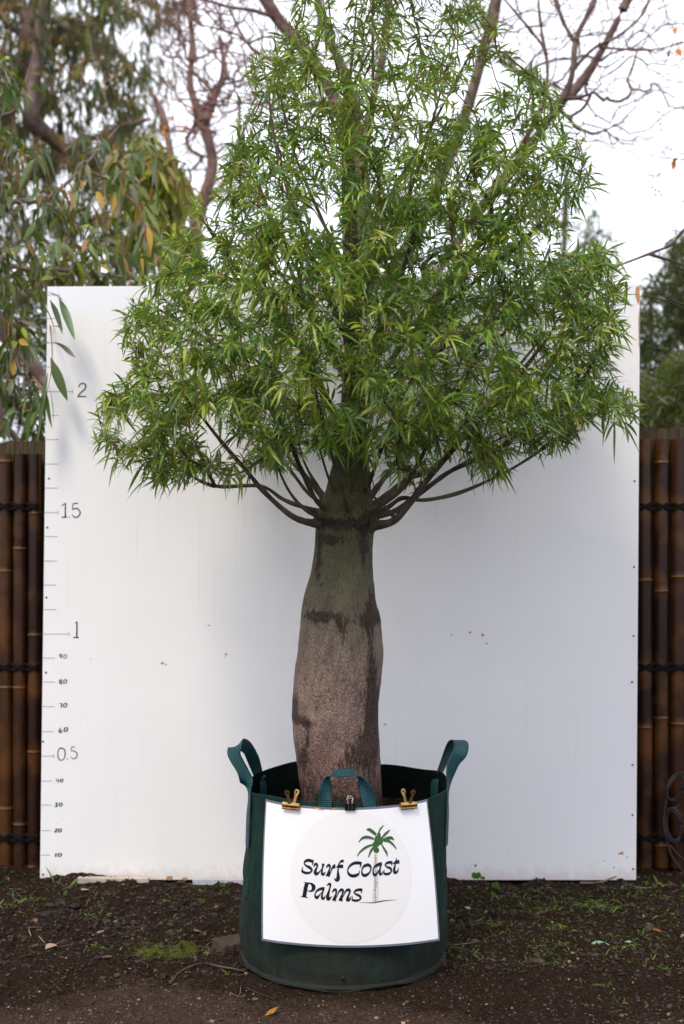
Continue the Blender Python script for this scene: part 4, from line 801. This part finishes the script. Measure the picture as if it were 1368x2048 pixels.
# whorls of leaves at the twig ends and down the last of each twig
B, D, Ln, Wd, Dr, Cc = [], [], [], [], [], []
pal = A([(.125, .245, .024), (.085, .195, .034), (.165, .300, .028), (.050, .120, .024), (.220, .330, .030), (.130, .225, .070)])
for q, t in zip(T_, tips):
    n_ = random.randint(9, 14); ax = unit(t+A([0, 0, .25])); tone = pal[random.randrange(6)]*random.uniform(.75, 1.25)
    pxx = 684+F*q[0]/(q[1]-CAMY)
    if random.random() < (.42 if pxx < 430 else .18): tone = A([.34, .42, .04])*random.uniform(.7, 1.15)
    ref = unit(np.cross(ax, A([.3, .8, .1]))); rf2 = np.cross(ax, ref); a0 = random.random()*6.28; big = random.uniform(.7, 1.3)
    for j in range(n_):
        back = random.random()**1.6*.075; a = a0+j*2.4+random.gauss(0, .3); spr = random.uniform(.5, 1.5)
        B.append(q-t*back); D.append(ax*(1.0-.45*spr)+(ref*math.cos(a)+rf2*math.sin(a))*spr+A([0, 0, .02])); Ln.append(random.uniform(.026, .074)*big); Wd.append(random.uniform(.0052, .0088)*big)
        Dr.append(random.uniform(.05, .65)); Cc.append(tone*random.uniform(.62, 1.35))
    if random.random() < .10: Cc[-1] = A([.28, .17, .02])*random.uniform(.6, 1.1)
mb = MB(); leaves(mb, A(B), A(D), A(Ln), A(Wd), A(Dr), A(Cc), K=5, pet=.13, roll=.55)
print('bottle tree leaves', len(B), 'nodes', G.n)
mb.build('foliage', M['leaf'], tree)

# ------------------------------------------------------------------ trees behind
def leafy(root, T, tips, mat_, nleaf, ln, wd, pal, droop, K=3, down=0.0, name='foliage', spread=1.2, back=.12, hi=None):
    n = len(T); rep = rng.integers(nleaf[0], nleaf[1]+1, n); idx = np.repeat(np.arange(n), rep); N_ = len(idx)
    d = tips[idx]*.5+rng.normal(0, 1, (N_, 3))*spread*.6+A([0, 0, -down]); p = T[idx]-tips[idx]*(rng.random((N_, 1))*back)+rng.normal(0, .012, (N_, 3))
    pal = A(pal); tone = pal[rng.integers(0, len(pal), n)][idx]*rng.uniform(.7, 1.3, (N_, 1))
    if hi is not None:
        k = rng.random(N_) < hi[0]; tone[k] = A(hi[1])[rng.integers(0, len(hi[1]), k.sum())]
    mb = MB(); leaves(mb, p, d, rng.uniform(*ln, N_), rng.uniform(*wd, N_), rng.uniform(*droop, N_), tone, K=K, pet=.1, roll=.8); return mb.build(name, mat_, root)
def pick(poly, n, y0, y1, dens=None):
    poly = A(poly, dtype=float); o = []
    while len(o) < n:
        a = rng.uniform(poly[:, 0].min(), poly[:, 0].max(), 4000); b = rng.uniform(poly[:, 1].min(), poly[:, 1].max(), 4000); k = inside(a, b, poly)
        if dens is not None: k &= rng.random(4000) < dens(a, b)
        o += [(u_, v_) for u_, v_ in zip(a[k], b[k])]
    o = A(o[:n]); Yv = rng.uniform(y0, y1, n); return A([P(u_, v_, w_) for (u_, v_), w_ in zip(o, Yv)])
def make_tree(name, label, limbs, T, leafargs, bark, group=None, base=None, scale=.0013, powr=.5, up=.3, sag=0.0, step=.08, minr=.0012, thin=.006, cat='tree'):
    base = base if base is not None else limbs[0][0][0]; root = empty(name, (float(base[0]), float(base[1]), 0), label, cat, group)
    G2 = Grow(160000)
    for i, (pts, r0, r1) in enumerate(limbs): G2.limb_path([A(p, dtype=float) for p in pts], r0, r1, 0 if i == 0 else i)
    T = T[np.argsort(np.linalg.norm(T-A(limbs[0][0][-1]), axis=1))]; tips = A([G2.attach(q, step, up, sag, minr) for q in T]) if len(T) else np.zeros((0, 3))
    d = DD(); G2.mesh(d, scale=scale, powr=powr, thin=thin)
    for k, m_ in sorted(d.items()): m_.build('trunk' if k == 0 else 'branch', bark, root)
    if leafargs: leafy(root, T, tips, **leafargs)
    return root, T, tips
def Q(px, py, Y): return tuple(P(px, py, Y))

# near gum, reaching over the fence and the board's corner
poly = [(-160, -60), (20, 60), (60, 170), (110, 330), (200, 430), (330, 500), (330, 575), (150, 590), (85, 700), (85, 880), (-160, 880)]
T1 = pick(poly, 270, .25, .95)
poly2 = [(150, 250), (330, 270), (400, 440), (330, 560), (180, 560), (120, 400)]; T1 = np.vstack([T1, pick(poly2, 48, .5, 1.3)])
make_tree('overhanging_gum_tree', 'gum tree with broad drooping leaves reaching over the upper left corner of the board',
    [([(-2.3, 1.6, 0), (-2.2, 1.5, 1.2), (-2.0, 1.4, 2.0), (-1.9, 1.3, 3.2)], .08, .03),
     ([(-2.2, 1.5, 1.2), Q(-60, 640, 1.0), Q(30, 690, .9), Q(95, 765, .7), Q(140, 800, .6)], .045, .024),
     ([(-2.2, 1.5, 1.3), Q(-40, 780, .9), Q(10, 850, .8), Q(50, 895, .8)], .022, .012),
     ([(-2.0, 1.4, 2.0), Q(-20, 560, .9), Q(80, 540, .8), Q(180, 545, .7), Q(300, 560, .9), Q(380, 540, 1.1)], .016, .004),
     ([(-2.0, 1.4, 2.3), Q(0, 430, .9), Q(90, 400, .9), Q(170, 330, 1.0), Q(240, 250, 1.2)], .014, .004),
     ([(-1.9, 1.3, 3.0), Q(-30, 250, .9), Q(30, 220, .8), Q(60, 130, .9)], .012, .003),
     ([Q(80, 545, .8), Q(97, 600, .3), Q(100, 650, .06), Q(104, 690, -.05), Q(103, 740, -.06), Q(93, 790, -.05)], .0035, .0012)],
    T1, dict(mat_=M['gum'], nleaf=(4, 7), ln=(.045, .095), wd=(.018, .029), pal=[(.08, .14, .03), (.12, .17, .06), (.05, .09, .025), (.20, .25, .05), (.17, .21, .13), (.10, .09, .035)], droop=(.2, .9), K=5, down=.75, hi=(.16, [(.50, .30, .03), (.30, .34, .04), (.30, .20, .20), (.34, .16, .06)])),
    M['gumbark'], scale=.0014, sag=.1, thin=.006)
# the leaves that hang in front of the board
gumroot = bpy.data.objects['overhanging_gum_tree']; mb = MB()
hang = [((118, 595), (146, 675), .026, (.055, .12, .06)), ((100, 600), (124, 655), .020, (.03, .05, .02)), ((70, 590), (122, 655), .020, (.045, .085, .03)), ((104, 652), (131, 662), .016, (.26, .19, .18)), ((106, 684), (150, 712), .020, (.22, .16, .17)), ((100, 684), (84, 692), .016, (.26, .19, .18)),
        ((102, 716), (128, 815), .034, (.045, .08, .02)), ((96, 745), (82, 860), .020, (.05, .09, .025)), ((98, 770), (110, 838), .014, (.06, .12, .03)), ((93, 780), (70, 845), .018, (.05, .10, .03)), ((92, 780), (92, 850), .018, (.055, .11, .035)), ((66, 590), (88, 574), .014, (.09, .13, .09)), ((92, 584), (117, 594), .016, (.09, .14, .09)), ((60, 690), (72, 720), .016, (.05, .1, .03)), ((55, 680), (74, 728), .020, (.045, .09, .03))]
bb = A([P(a, b, -.06) for (a, b), _, _, _ in hang]); ee = A([P(a, b, -.09) for _, (a, b), _, _ in hang])
leaves(mb, bb, (ee-bb)+A([0, 0, .18])*np.linalg.norm(ee-bb, axis=1, keepdims=True), np.linalg.norm(ee-bb, axis=1)*1.0, A([h[2]*1.15 for h in hang]), .18, A([h[3] for h in hang]), K=8, pet=.08, roll=.25)
mb.build('hanging_leaves', M['gum'], gumroot)

# big weeping gum further back (soft focus)
poly = [(-350, -250), (300, -250), (440, -60), (400, 60), (330, 160), (350, 260), (400, 400), (420, 520), (330, 600), (-350, 620)]
def dn(a, b): return np.where(a > 300, .55, 1.0)
T2 = pick(poly, 1600, 4.2, 7.0, dn)
make_tree('weeping_gum_tree', 'large grey green weeping gum tree filling the upper left behind the fence', [([(-4.2, 6.2, 0), (-4.0, 6.0, 1.6), (-3.4, 5.8, 3.0), (-2.8, 5.6, 4.2), (-2.4, 5.4, 5.4)], .16, .05),
     ([(-3.9, 6.0, 1.8), (-3.0, 5.5, 2.6), (-2.2, 5.2, 3.2), (-1.6, 5.2, 3.3)], .06, .02), ([(-3.2, 5.7, 3.4), (-2.3, 5.3, 4.1), (-1.5, 5.2, 4.4)], .05, .018), ([(-4.0, 6.0, 1.5), (-3.6, 5.4, 2.6), (-3.4, 5.1, 4.0)], .05, .02),
     ([Q(60, 240, 4.6), Q(80, 60, 4.5), Q(105, -80, 4.5)], .05, .035)],
    T2, dict(mat_=M['far'], nleaf=(11, 17), ln=(.06, .125), wd=(.013, .024), pal=[(.08, .11, .06), (.12, .15, .10), (.06, .08, .045), (.16, .14, .05), (.10, .10, .035), (.24, .13, .065)], droop=(.2, .8), K=3, down=1.1, back=.35, hi=(.12, [(.34, .20, .10), (.20, .24, .05), (.30, .26, .20)])),
    M['gumbark'], scale=.0035, powr=.42, step=.2, minr=.003, thin=.012)
# yellow-green regrowth on a shrub between them
poly = [(230, 290), (300, 260), (380, 330), (400, 480), (360, 530), (280, 500), (220, 420)]
make_tree('yellow_leaved_shrub', 'tall shrub with yellow green leaves just left of the crown, above the board', [([(-1.45, 2.0, 0), (-1.35, 2.0, 1.5), Q(300, 500, 2.0), Q(300, 400, 2.0)], .035, .01)], pick(poly, 170, 1.8, 2.5),
    dict(mat_=M['far'], nleaf=(5, 9), ln=(.07, .13), wd=(.016, .030), pal=[(.34, .38, .04), (.22, .27, .04), (.22, .14, .04), (.38, .30, .14)], droop=(.2, .8), K=3, down=.9), M['gumbark'], scale=.002)
# small bare reddish tree, left of the crown
poly = [(300, -60), (520, -60), (560, 150), (520, 330), (470, 400), (360, 420), (300, 250), (310, 100)]
make_tree('bare_reddish_tree', 'leafless reddish tree with tangled fine twigs between the weeping gum and the crown', [([(-.95, 4.0, 0), Q(390, 560, 4.0), Q(400, 430, 4.0), Q(425, 330, 4.0), Q(405, 240, 4.0)], .055, .035), ([Q(405, 255, 4.0), Q(430, 190, 4.0), Q(450, 150, 4.0), Q(440, 80, 4.0)], .03, .012), ([Q(405, 240, 4.0), Q(380, 170, 4.0), Q(385, 90, 4.0), Q(370, -60, 4.0)], .03, .012), ([Q(395, 450, 4.0), Q(350, 340, 4.0), Q(325, 230, 4.1), Q(300, 180, 4.1)], .03, .014), ([Q(400, 420, 4.0), Q(470, 330, 4.0), Q(480, 200, 4.0)], .022, .01)],
    pick(poly, 1400, 3.5, 4.6), None, make_branch('red_bark', (.13, .075, .065), (.27, .17, .14), (.20, .09, .085)), scale=.0016, powr=.5, up=.2, step=.09, minr=.0022, thin=.008)
# large bare tree straight behind
bl = [([(.35, 2.3, 0), Q(770, 900, 2.3), Q(760, 700, 2.3), Q(745, 560, 2.3)], .085, .06),
 ([Q(750, 600, 2.3), Q(715, 440, 2.3), Q(690, 260, 2.3), Q(650, 160, 2.3), Q(600, 90, 2.3), Q(550, 30, 2.3), Q(500, -60, 2.3)], .042, .034),
 ([Q(562, 40, 2.3), Q(510, 22, 2.25), Q(450, 12, 2.2), Q(390, -8, 2.2)], .013, .006), ([Q(660, 170, 2.3), Q(600, 128, 2.3), Q(530, 115, 2.3), Q(490, 80, 2.4), Q(460, 20, 2.4)], .017, .007),
 ([Q(745, 560, 2.3), Q(720, 300, 2.3), Q(690, 150, 2.3), Q(650, 60, 2.3), Q(625, -60, 2.3)], .035, .022), ([Q(720, 300, 2.3), Q(760, 140, 2.3), Q(775, 40, 2.3), Q(790, -60, 2.3)], .022, .014),
 ([Q(750, 600, 2.3), Q(850, 430, 2.4), Q(920, 260, 2.4), Q(965, 110, 2.4), Q(990, 10, 2.4), Q(1005, -80, 2.4)], .036, .028),
 ([Q(770, 700, 2.3), Q(960, 420, 2.5), Q(1090, 250, 2.5), Q(1180, 140, 2.5), Q(1245, 20, 2.5), Q(1290, -80, 2.5)], .025, .018),
 ([Q(960, 420, 2.5), Q(1095, 240, 2.2), Q(1140, 165, 2.1), Q(1152, 80, 2.1), Q(1180, 20, 2.1), Q(1210, -50, 2.1)], .020, .014), ([Q(1150, 85, 2.1), Q(1125, 40, 2.1), Q(1100, -40, 2.1)], .012, .008),
 ([Q(1040, 300, 2.2), Q(1088, 200, 2.0), Q(1092, 110, 2.0), Q(1060, 60, 2.0), Q(1010, 0, 2.0)], .010, .006), ([Q(1092, 110, 2.0), Q(1080, 40, 2.0), Q(1075, -40, 2.0)], .008, .005),
 ([Q(1145, 140, 2.1), Q(1190, 95, 2.1), Q(1240, 70, 2.1), Q(1290, 20, 2.1), Q(1310, -60, 2.1)], .010, .005), ([Q(1200, 95, 2.1), Q(1280, 100, 2.0), Q(1330, 95, 2.0), Q(1420, 70, 2.0)], .006, .003)]
def arc(px0, py0, Yp, n, ln, down):     # long whippy twigs
    return None
poly = [(880, -40), (1420, -40), (1420, 330), (1300, 340), (1180, 300), (1080, 180), (900, 60)]
T4 = np.vstack([pick(poly, 1500, 1.7, 3.0, lambda a, b: np.interp(b, [0, 180, 340], [1, .7, .18])), pick([(300, -60), (640, -60), (690, 60), (560, 230), (400, 200), (300, 120)], 800, 1.9, 2.8), pick([(640, -60), (880, -60), (860, 100), (700, 200)], 110, 1.9, 2.8)])
root, T4, tp4 = make_tree('large_bare_tree', 'large leafless tree with pale grey and dark limbs spreading behind the top of the crown', bl, T4, None, M['barebark'], scale=.0011, powr=.50, up=-.1, step=.07, minr=.0013, thin=.006)
for q in T4[rng.choice(len(T4), 30, False)]:
    mb = MB(); mb.add(ICO*.007+q+A([0, 0, -.012]), ICF); mb.build('berry', M['berry'], root)
for (a, b) in ((1315, 352), (1320, 348), (1306, 352), (1300, 350), (1305, 375), (1310, 380), (1318, 383), (1322, 390), (1311, 390), (1166, 245), (1321, 248), (1248, 245)):
    q = P(a, b, 2.2); mb = MB(); mb.add(ICO*.0075+q, ICF); tube(mb, smooth_path([q, q+A([.01, 0, .05]), q+A([.03, 0, .14]), P(a+25, 290, 2.2)], 4), .0009, 4, False); mb.build('berry', M['berry'], root)
lp = A([P(a, b, 2.0) for a, b in ((1350, 318), (1358, 324), (1345, 322), (1286, 6), (1342, 100), (1350, 55), (728, 12), (722, 20), (1352, 98))]); mb = MB()
leaves(mb, lp, rng.normal(0, 1, (len(lp), 3)), .045, .03, .3, np.tile(A([[.75, .22, .04]]), (len(lp), 1)), K=4); mb.build('orange_leaves', M['dry'], root)
lp = A([P(a+random.uniform(-8, 8), b+random.uniform(-8, 8), 3.4) for a, b in ((325, 255), (330, 262), (380, 215), (382, 225), (348, 238), (362, 250), (365, 258), (430, 230)) for _ in range(4)]); mb = MB()
leaves(mb, lp, rng.normal(0, 1, (len(lp), 3)), .026, .02, .3, np.tile(A([[.75, .28, .03]]), (len(lp), 1)), K=4); o = mb.build('orange_leaves', M['dry'], bpy.data.objects['bare_reddish_tree'])
# low branch at the right of the board
bl = [([(2.35, 1.6, 0), (2.3, 1.5, 1.6), (2.2, 1.3, 2.3), (2.15, 1.2, 2.9)], .04, .015), ([(2.2, 1.3, 2.3), Q(1400, 470, .9), Q(1340, 492, .8), Q(1298, 508, .8), Q(1240, 530, .6), Q(1190, 548, .5)], .008, .0045), ([Q(1298, 508, .8), Q(1350, 525, .85), Q(1420, 548, .9)], .006, .0045), ([Q(1420, 610, .9), Q(1365, 608, .9), Q(1315, 588, .8), Q(1283, 585, .7)], .006, .003), ([Q(1330, 580, .8), Q(1318, 565, .8), Q(1308, 545, .8)], .004, .002), ([Q(1400, 640, 1.0), Q(1340, 604, .9), Q(1283, 592, .8)], .004, .003)]
T5 = pick([(1290, 450), (1400, 430), (1400, 620), (1290, 600)], 26, .7, 1.1); make_tree('thin_bare_sapling', 'thin leafless sapling whose twigs cross above the right end of the board', bl, T5, None, M['darkbark'], scale=.0013, step=.06, minr=.001)
# evergreens on the right
def evergreen(name, label, base, hgt, poly, n, y0, y1, pal, ln, group, nl=(10, 16)):
    T = pick(poly, n, y0, y1); bx, by = base
    lim = [([(bx, by, 0), (bx+.02, by, hgt*.4), (bx, by, hgt*.75), (bx+.03, by, hgt)], .07, .012)]
    for k in range(10):
        z = hgt*(.25+.07*k); a = k*2.4; r = (1.1-k*.06)*.7; lim.append(([(bx, by, z), (bx+r*.5*math.cos(a), by+r*.5*math.sin(a), z+.15), (bx+r*math.cos(a), by+r*math.sin(a), z+.32)], .02, .006))
    make_tree(name, label, lim, T, dict(mat_=M['far'], nleaf=nl, ln=ln, wd=(.012, .022), pal=pal, droop=(0, .3), K=2, spread=1.4, back=.25), M['darkbark'], group, scale=.002, step=.15, minr=.002)
evergreen('dark_evergreen_tree', 'tall dark evergreen tree behind the right end of the fence', (3.1, 4.6), 3.6, [(1300, 560), (1320, 520), (1345, 480), (1380, 470), (1500, 330), (1640, 420), (1700, 800), (1660, 960), (1235, 960), (1240, 660)], 1900, 3.9, 6.2, [(.022, .032, .012), (.035, .045, .017), (.055, .065, .02), (.018, .026, .011)], (.07, .13), 'evergreens behind the right fence')
evergreen('olive_green_bush', 'lower olive green bush in front of the dark evergreen, just over the right fence', (2.35, 2.4), 1.9, [(1270, 790), (1300, 730), (1350, 690), (1400, 720), (1480, 700), (1560, 800), (1560, 940), (1240, 940), (1240, 800)], 620, 2.0, 3.0, [(.065, .075, .02), (.085, .09, .028), (.04, .052, .015)], (.05, .09), 'evergreens behind the right fence')
evergreen('pale_young_gum', 'pale green young tree showing faintly between the crown and the open sky at right', (2.0, 7.0), 4.4, [(1150, 420), (1205, 430), (1240, 480), (1245, 560), (1180, 640), (1100, 640), (1100, 480)], 70, 6.4, 7.5, [(.14, .18, .10), (.10, .14, .08)], (.07, .14), 'pale young gums', (6, 10))
# dark shrubs filling the gap over the left fence
evergreen('dark_understorey_shrub', 'dark shrub showing through the gum leaves just above the left fence', (-2.5, 3.4), 2.6, [(-330, 520), (-100, 500), (60, 560), (190, 600), (200, 960), (-330, 960)], 900, 3.0, 4.2, [(.045, .06, .03), (.06, .07, .03), (.09, .06, .035), (.03, .04, .02)], (.07, .13), None, (8, 13))

# ------------------------------------------------------------------ things lying on the soil
def fallen(px, py, ang, ln, wd, colr, label, name='fallen_leaf', grp='dead leaves lying on the soil'):
    x, y = on_ground(px, py); z = gz(x, y)+.004; mb = MB(); d = A([math.cos(ang), math.sin(ang), .15])
    leaves(mb, A([[x, y, z]])-d*ln/2, d[None], ln, wd, .12, A([colr]), K=8, pet=.1, roll=.35, fold=.35); o = mb.build(name, M['dry']); tag(o, label, 'leaf', grp)
fl = [(102, 1905, .9, .05, .034, (.42, .30, .22), 'pale tan curled leaf at the left, beside two crossed twigs'), (385, 1860, 2.8, .075, .03, (.16, .09, .075), 'purple brown dead leaf by the yellow moss patch'), (210, 1925, .2, .06, .02, (.13, .07, .05), 'brown leaf lying left of the small star of grass'), (40, 1905, 3.4, .07, .026, (.16, .07, .045), 'reddish brown leaf near the left edge of the frame'),
 (165, 1788, .4, .055, .02, (.40, .32, .25), 'pale leaf fragment just below the left end of the board'), (980, 1918, .3, .075, .03, (.30, .20, .16), 'long pale brown curled leaf right of the bag'), (915, 1900, 3.1, .09, .024, (.18, .11, .085), 'brown leaf lying close to the right side of the bag'), (1290, 1838, 1.0, .045, .02, (.22, .14, .12), 'grey brown leaf among grass near the right fence'), (1312, 1862, 2.6, .05, .016, (.20, .06, .03), 'rust red leaf at the right'),
 (1067, 1800, .2, .035, .02, (.28, .19, .18), 'small pinkish leaf under the board right of the bag'), (935, 1812, 2.4, .04, .016, (.45, .33, .27), 'small pale leaf chip right of the bag near the board'), (1180, 1850, .1, .06, .012, (.14, .08, .06), 'thin dark brown leaf beside the pale green leaves'), (1340, 1803, 3.0, .055, .018, (.26, .17, .13), 'tan leaf at the foot of the right bamboo screen'), (70, 1840, 1.9, .04, .02, (.2, .12, .09), 'small brown leaf below the left bamboo screen'),
 (545, 2028, .3, .05, .018, (.35, .13, .03), 'orange brown leaf in the front of the bag near the bottom edge'), (200, 1868, .7, .03, .018, (.42, .32, .28), 'small pale leaf chip between the grass clumps on the left'), (300, 1975, .2, .03, .010, (.5, .4, .33), 'tiny cream splinter on the bare soil left'), (480, 1850, 2.2, .03, .012, (.42, .30, .25), 'pale chip beside the brown slab left of the bag'),
 (806, 2040, 1.2, .022, .012, (.45, .30, .15), 'small tan leaf bit at the bottom edge right of centre')]
for a in fl: fallen(*a)
fallen(1200, 1887, .05, .085, .034, (.24, .42, .28), 'long pale mint green leaf lying on the soil at right', 'pale_green_leaf', 'mint green leaves on the soil'); fallen(1254, 1885, 2.6, .042, .036, (.22, .40, .26), 'short rounded mint green leaf just right of the long one', 'pale_green_leaf', 'mint green leaves on the soil')
def twig(pts, r, label, mm='darkbark'):
    w = [on_ground(a, b) for a, b in pts]; mb = MB(); q = smooth_path([(x, y, gz(x, y)+r*1.2+.002) for x, y in w], 6); tube(mb, q, np.linspace(r, r*.45, len(q)), 7); tag(mb.build('twig', M[mm]), label, 'twig', 'fallen twigs')
twig([(62, 1878), (58, 1868), (66, 1860), (85, 1858)], .0022, 'small curled pale twig above the tan leaf at left', 'gumbark'); twig([(78, 1880), (90, 1890), (103, 1903)], .0018, 'left one of two thin twigs meeting at the tan leaf', 'gumbark'); twig([(128, 1882), (118, 1890), (106, 1905)], .002, 'right one of two thin twigs meeting at the tan leaf', 'gumbark')
twig([(122, 1904), (165, 1897), (215, 1880), (262, 1876)], .0025, 'long straight brown twig running right from the tan leaf'); twig([(340, 1951), (360, 1940), (390, 1930), (408, 1926)], .006, 'thick dark bark twig left of the bag'); twig([(410, 1925), (440, 1932), (470, 1940), (490, 1947)], .005, 'reddish strip of bark poking out from under the bag left side')
twig([(460, 2000), (478, 1992), (482, 1975)], .0015, 'short thin pale twig in front of the bag left', 'gumbark'); twig([(495, 1975), (520, 1985), (548, 1994)], .002, 'thin brown twig just in front of the bag'); twig([(540, 2030), (560, 2020), (590, 2018)], .003, 'dark twig beside the orange leaf at the bottom edge')
twig([(1160, 1763), (1200, 1762), (1240, 1758), (1280, 1755)], .004, 'pale stick under the right end of the board', 'gumbark'); twig([(1250, 1768), (1290, 1780), (1335, 1783)], .003, 'thin pale stick at the foot of the right bamboo', 'gumbark'); twig([(905, 1890), (945, 1888), (965, 1882), (978, 1873)], .0012, 'thin grass-like stem right of the bag', 'gumbark')
def slab(cx, cy, w, d, h, rot, mm, name, label, cat):
    x, y = on_ground(cx, cy); c, s = math.cos(rot), math.sin(rot); mb = MB(); nx_ = 14
    th_ = []; u_ = np.linspace(-1, 1, nx_)
    ring = [(a, -1) for a in u_]+[(1, a) for a in u_[1:]]+[(a, 1) for a in u_[::-1][1:]]+[(-1, a) for a in u_[::-1][1:-1]]
    V = []
    for (zz_, k_) in ((-.01, 1), (h*.8, 1), (h, .96)):
        for i, (a, b) in enumerate(ring):
            j = 1+.03*math.sin(i*1.7)+.02*math.sin(i*3.1); X_, Y_ = a*w/2*k_*j, b*d/2*k_*j; V.append((x+X_*c-Y_*s, y+X_*s+Y_*c, zz_))
    n_ = len(ring); mb.add(A(V), [grid_faces(3, n_, True), np.array([list(range(2*n_, 3*n_))])]); tag(mb.build(name, M[mm], smooth=False), label, cat)
slab(462, 1893, .10, .10, .024, .5, 'brick', 'paver_slab', 'flat dark brown paver slab half hidden by the left side of the bag', 'paver'); slab(872, 1925, .06, .05, .018, .2, 'brick', 'paver_fragment', 'small dark paver fragment poking out at the right foot of the bag', 'paver')
mb = MB()
for (x0, x1, yb, tk) in ((160, 260, .018, .022), (225, 300, .008, .018)):
    a, b = (x0-684)/487, (x1-684)/487; box(mb, (a, -.045-yb, .002), (b, -.012-yb, tk))
o = mb.build('bark_offcuts', M['pale'], smooth=False); tag(o, 'pale broken bark offcuts wedged under the left part of the board', 'offcut')
mb = MB(); box(mb, (fx(385, 5.8), -.040, -.01), (fx(500, 5.8), -.028, .010)); tag(mb.build('white_strip', M['strip'], smooth=False), 'narrow white strip lying under the board just left of the bag', 'strip')
# broad-leaved seedlings
def seedling(px, py, pieces, label):
    x, y = on_ground(px, py); z = gz(x, y); root = empty('weed_seedling', (x, y, z), label, 'weed', 'round leaved weed seedlings')
    mb = MB(); st = MB()
    for (dx, dz, w, a) in pieces:
        top = A([x+dx, y-.01, z+dz]); tube(st, smooth_path([(x, y, z-.004), (x+dx*.3, y, z+dz*.6), top], 6), .0012, 5)
        n_ = 12; V = [top+A([w*math.cos(k/n_*6.283+a)*(1+.08*math.sin(k*3)), -.25*w*math.sin(k/n_*6.283), .85*w*math.sin(k/n_*6.283)*(.55 if 2 < k < 4 else 1)]) for k in range(n_)]+[top+A([0, .003, 0])]
        mb.add(A(V), np.array([[k, (k+1) % n_, n_] for k in range(n_)]), Col=np.tile([.05, .19, .02], (n_+1, 1)), across=np.r_[np.ones(n_), 0.])
    st.build('stem', M['grass'], root); mb.build('leaf', M['grass'], root)
seedling(958, 1775, [(-.012, .04, .020, 0), (.014, .030, .010, .4)], 'bright green round leaved weed against the board, just right of the bag'); seedling(990, 1782, [(0, .030, .016, .3), (.012, .020, .008, 0)], 'smaller ragged leaved weed right of the round leaved one')
seedling(1140, 1780, [(.006, .045, .008, 1.2), (-.008, .010, .010, 0)], 'slim upright weed against the right half of the board'); seedling(405, 1795, [(0, .006, .013, 0), (.012, .05, .003, .3)], 'single round green leaf on a thin stem left of the bag'); seedling(448, 1785, [(-.006, .042, .012, .2), (.012, .012, .010, 0), (.0, .005, .008, 0)], 'small weed with one raised leaf beside the bag, below the white strip')
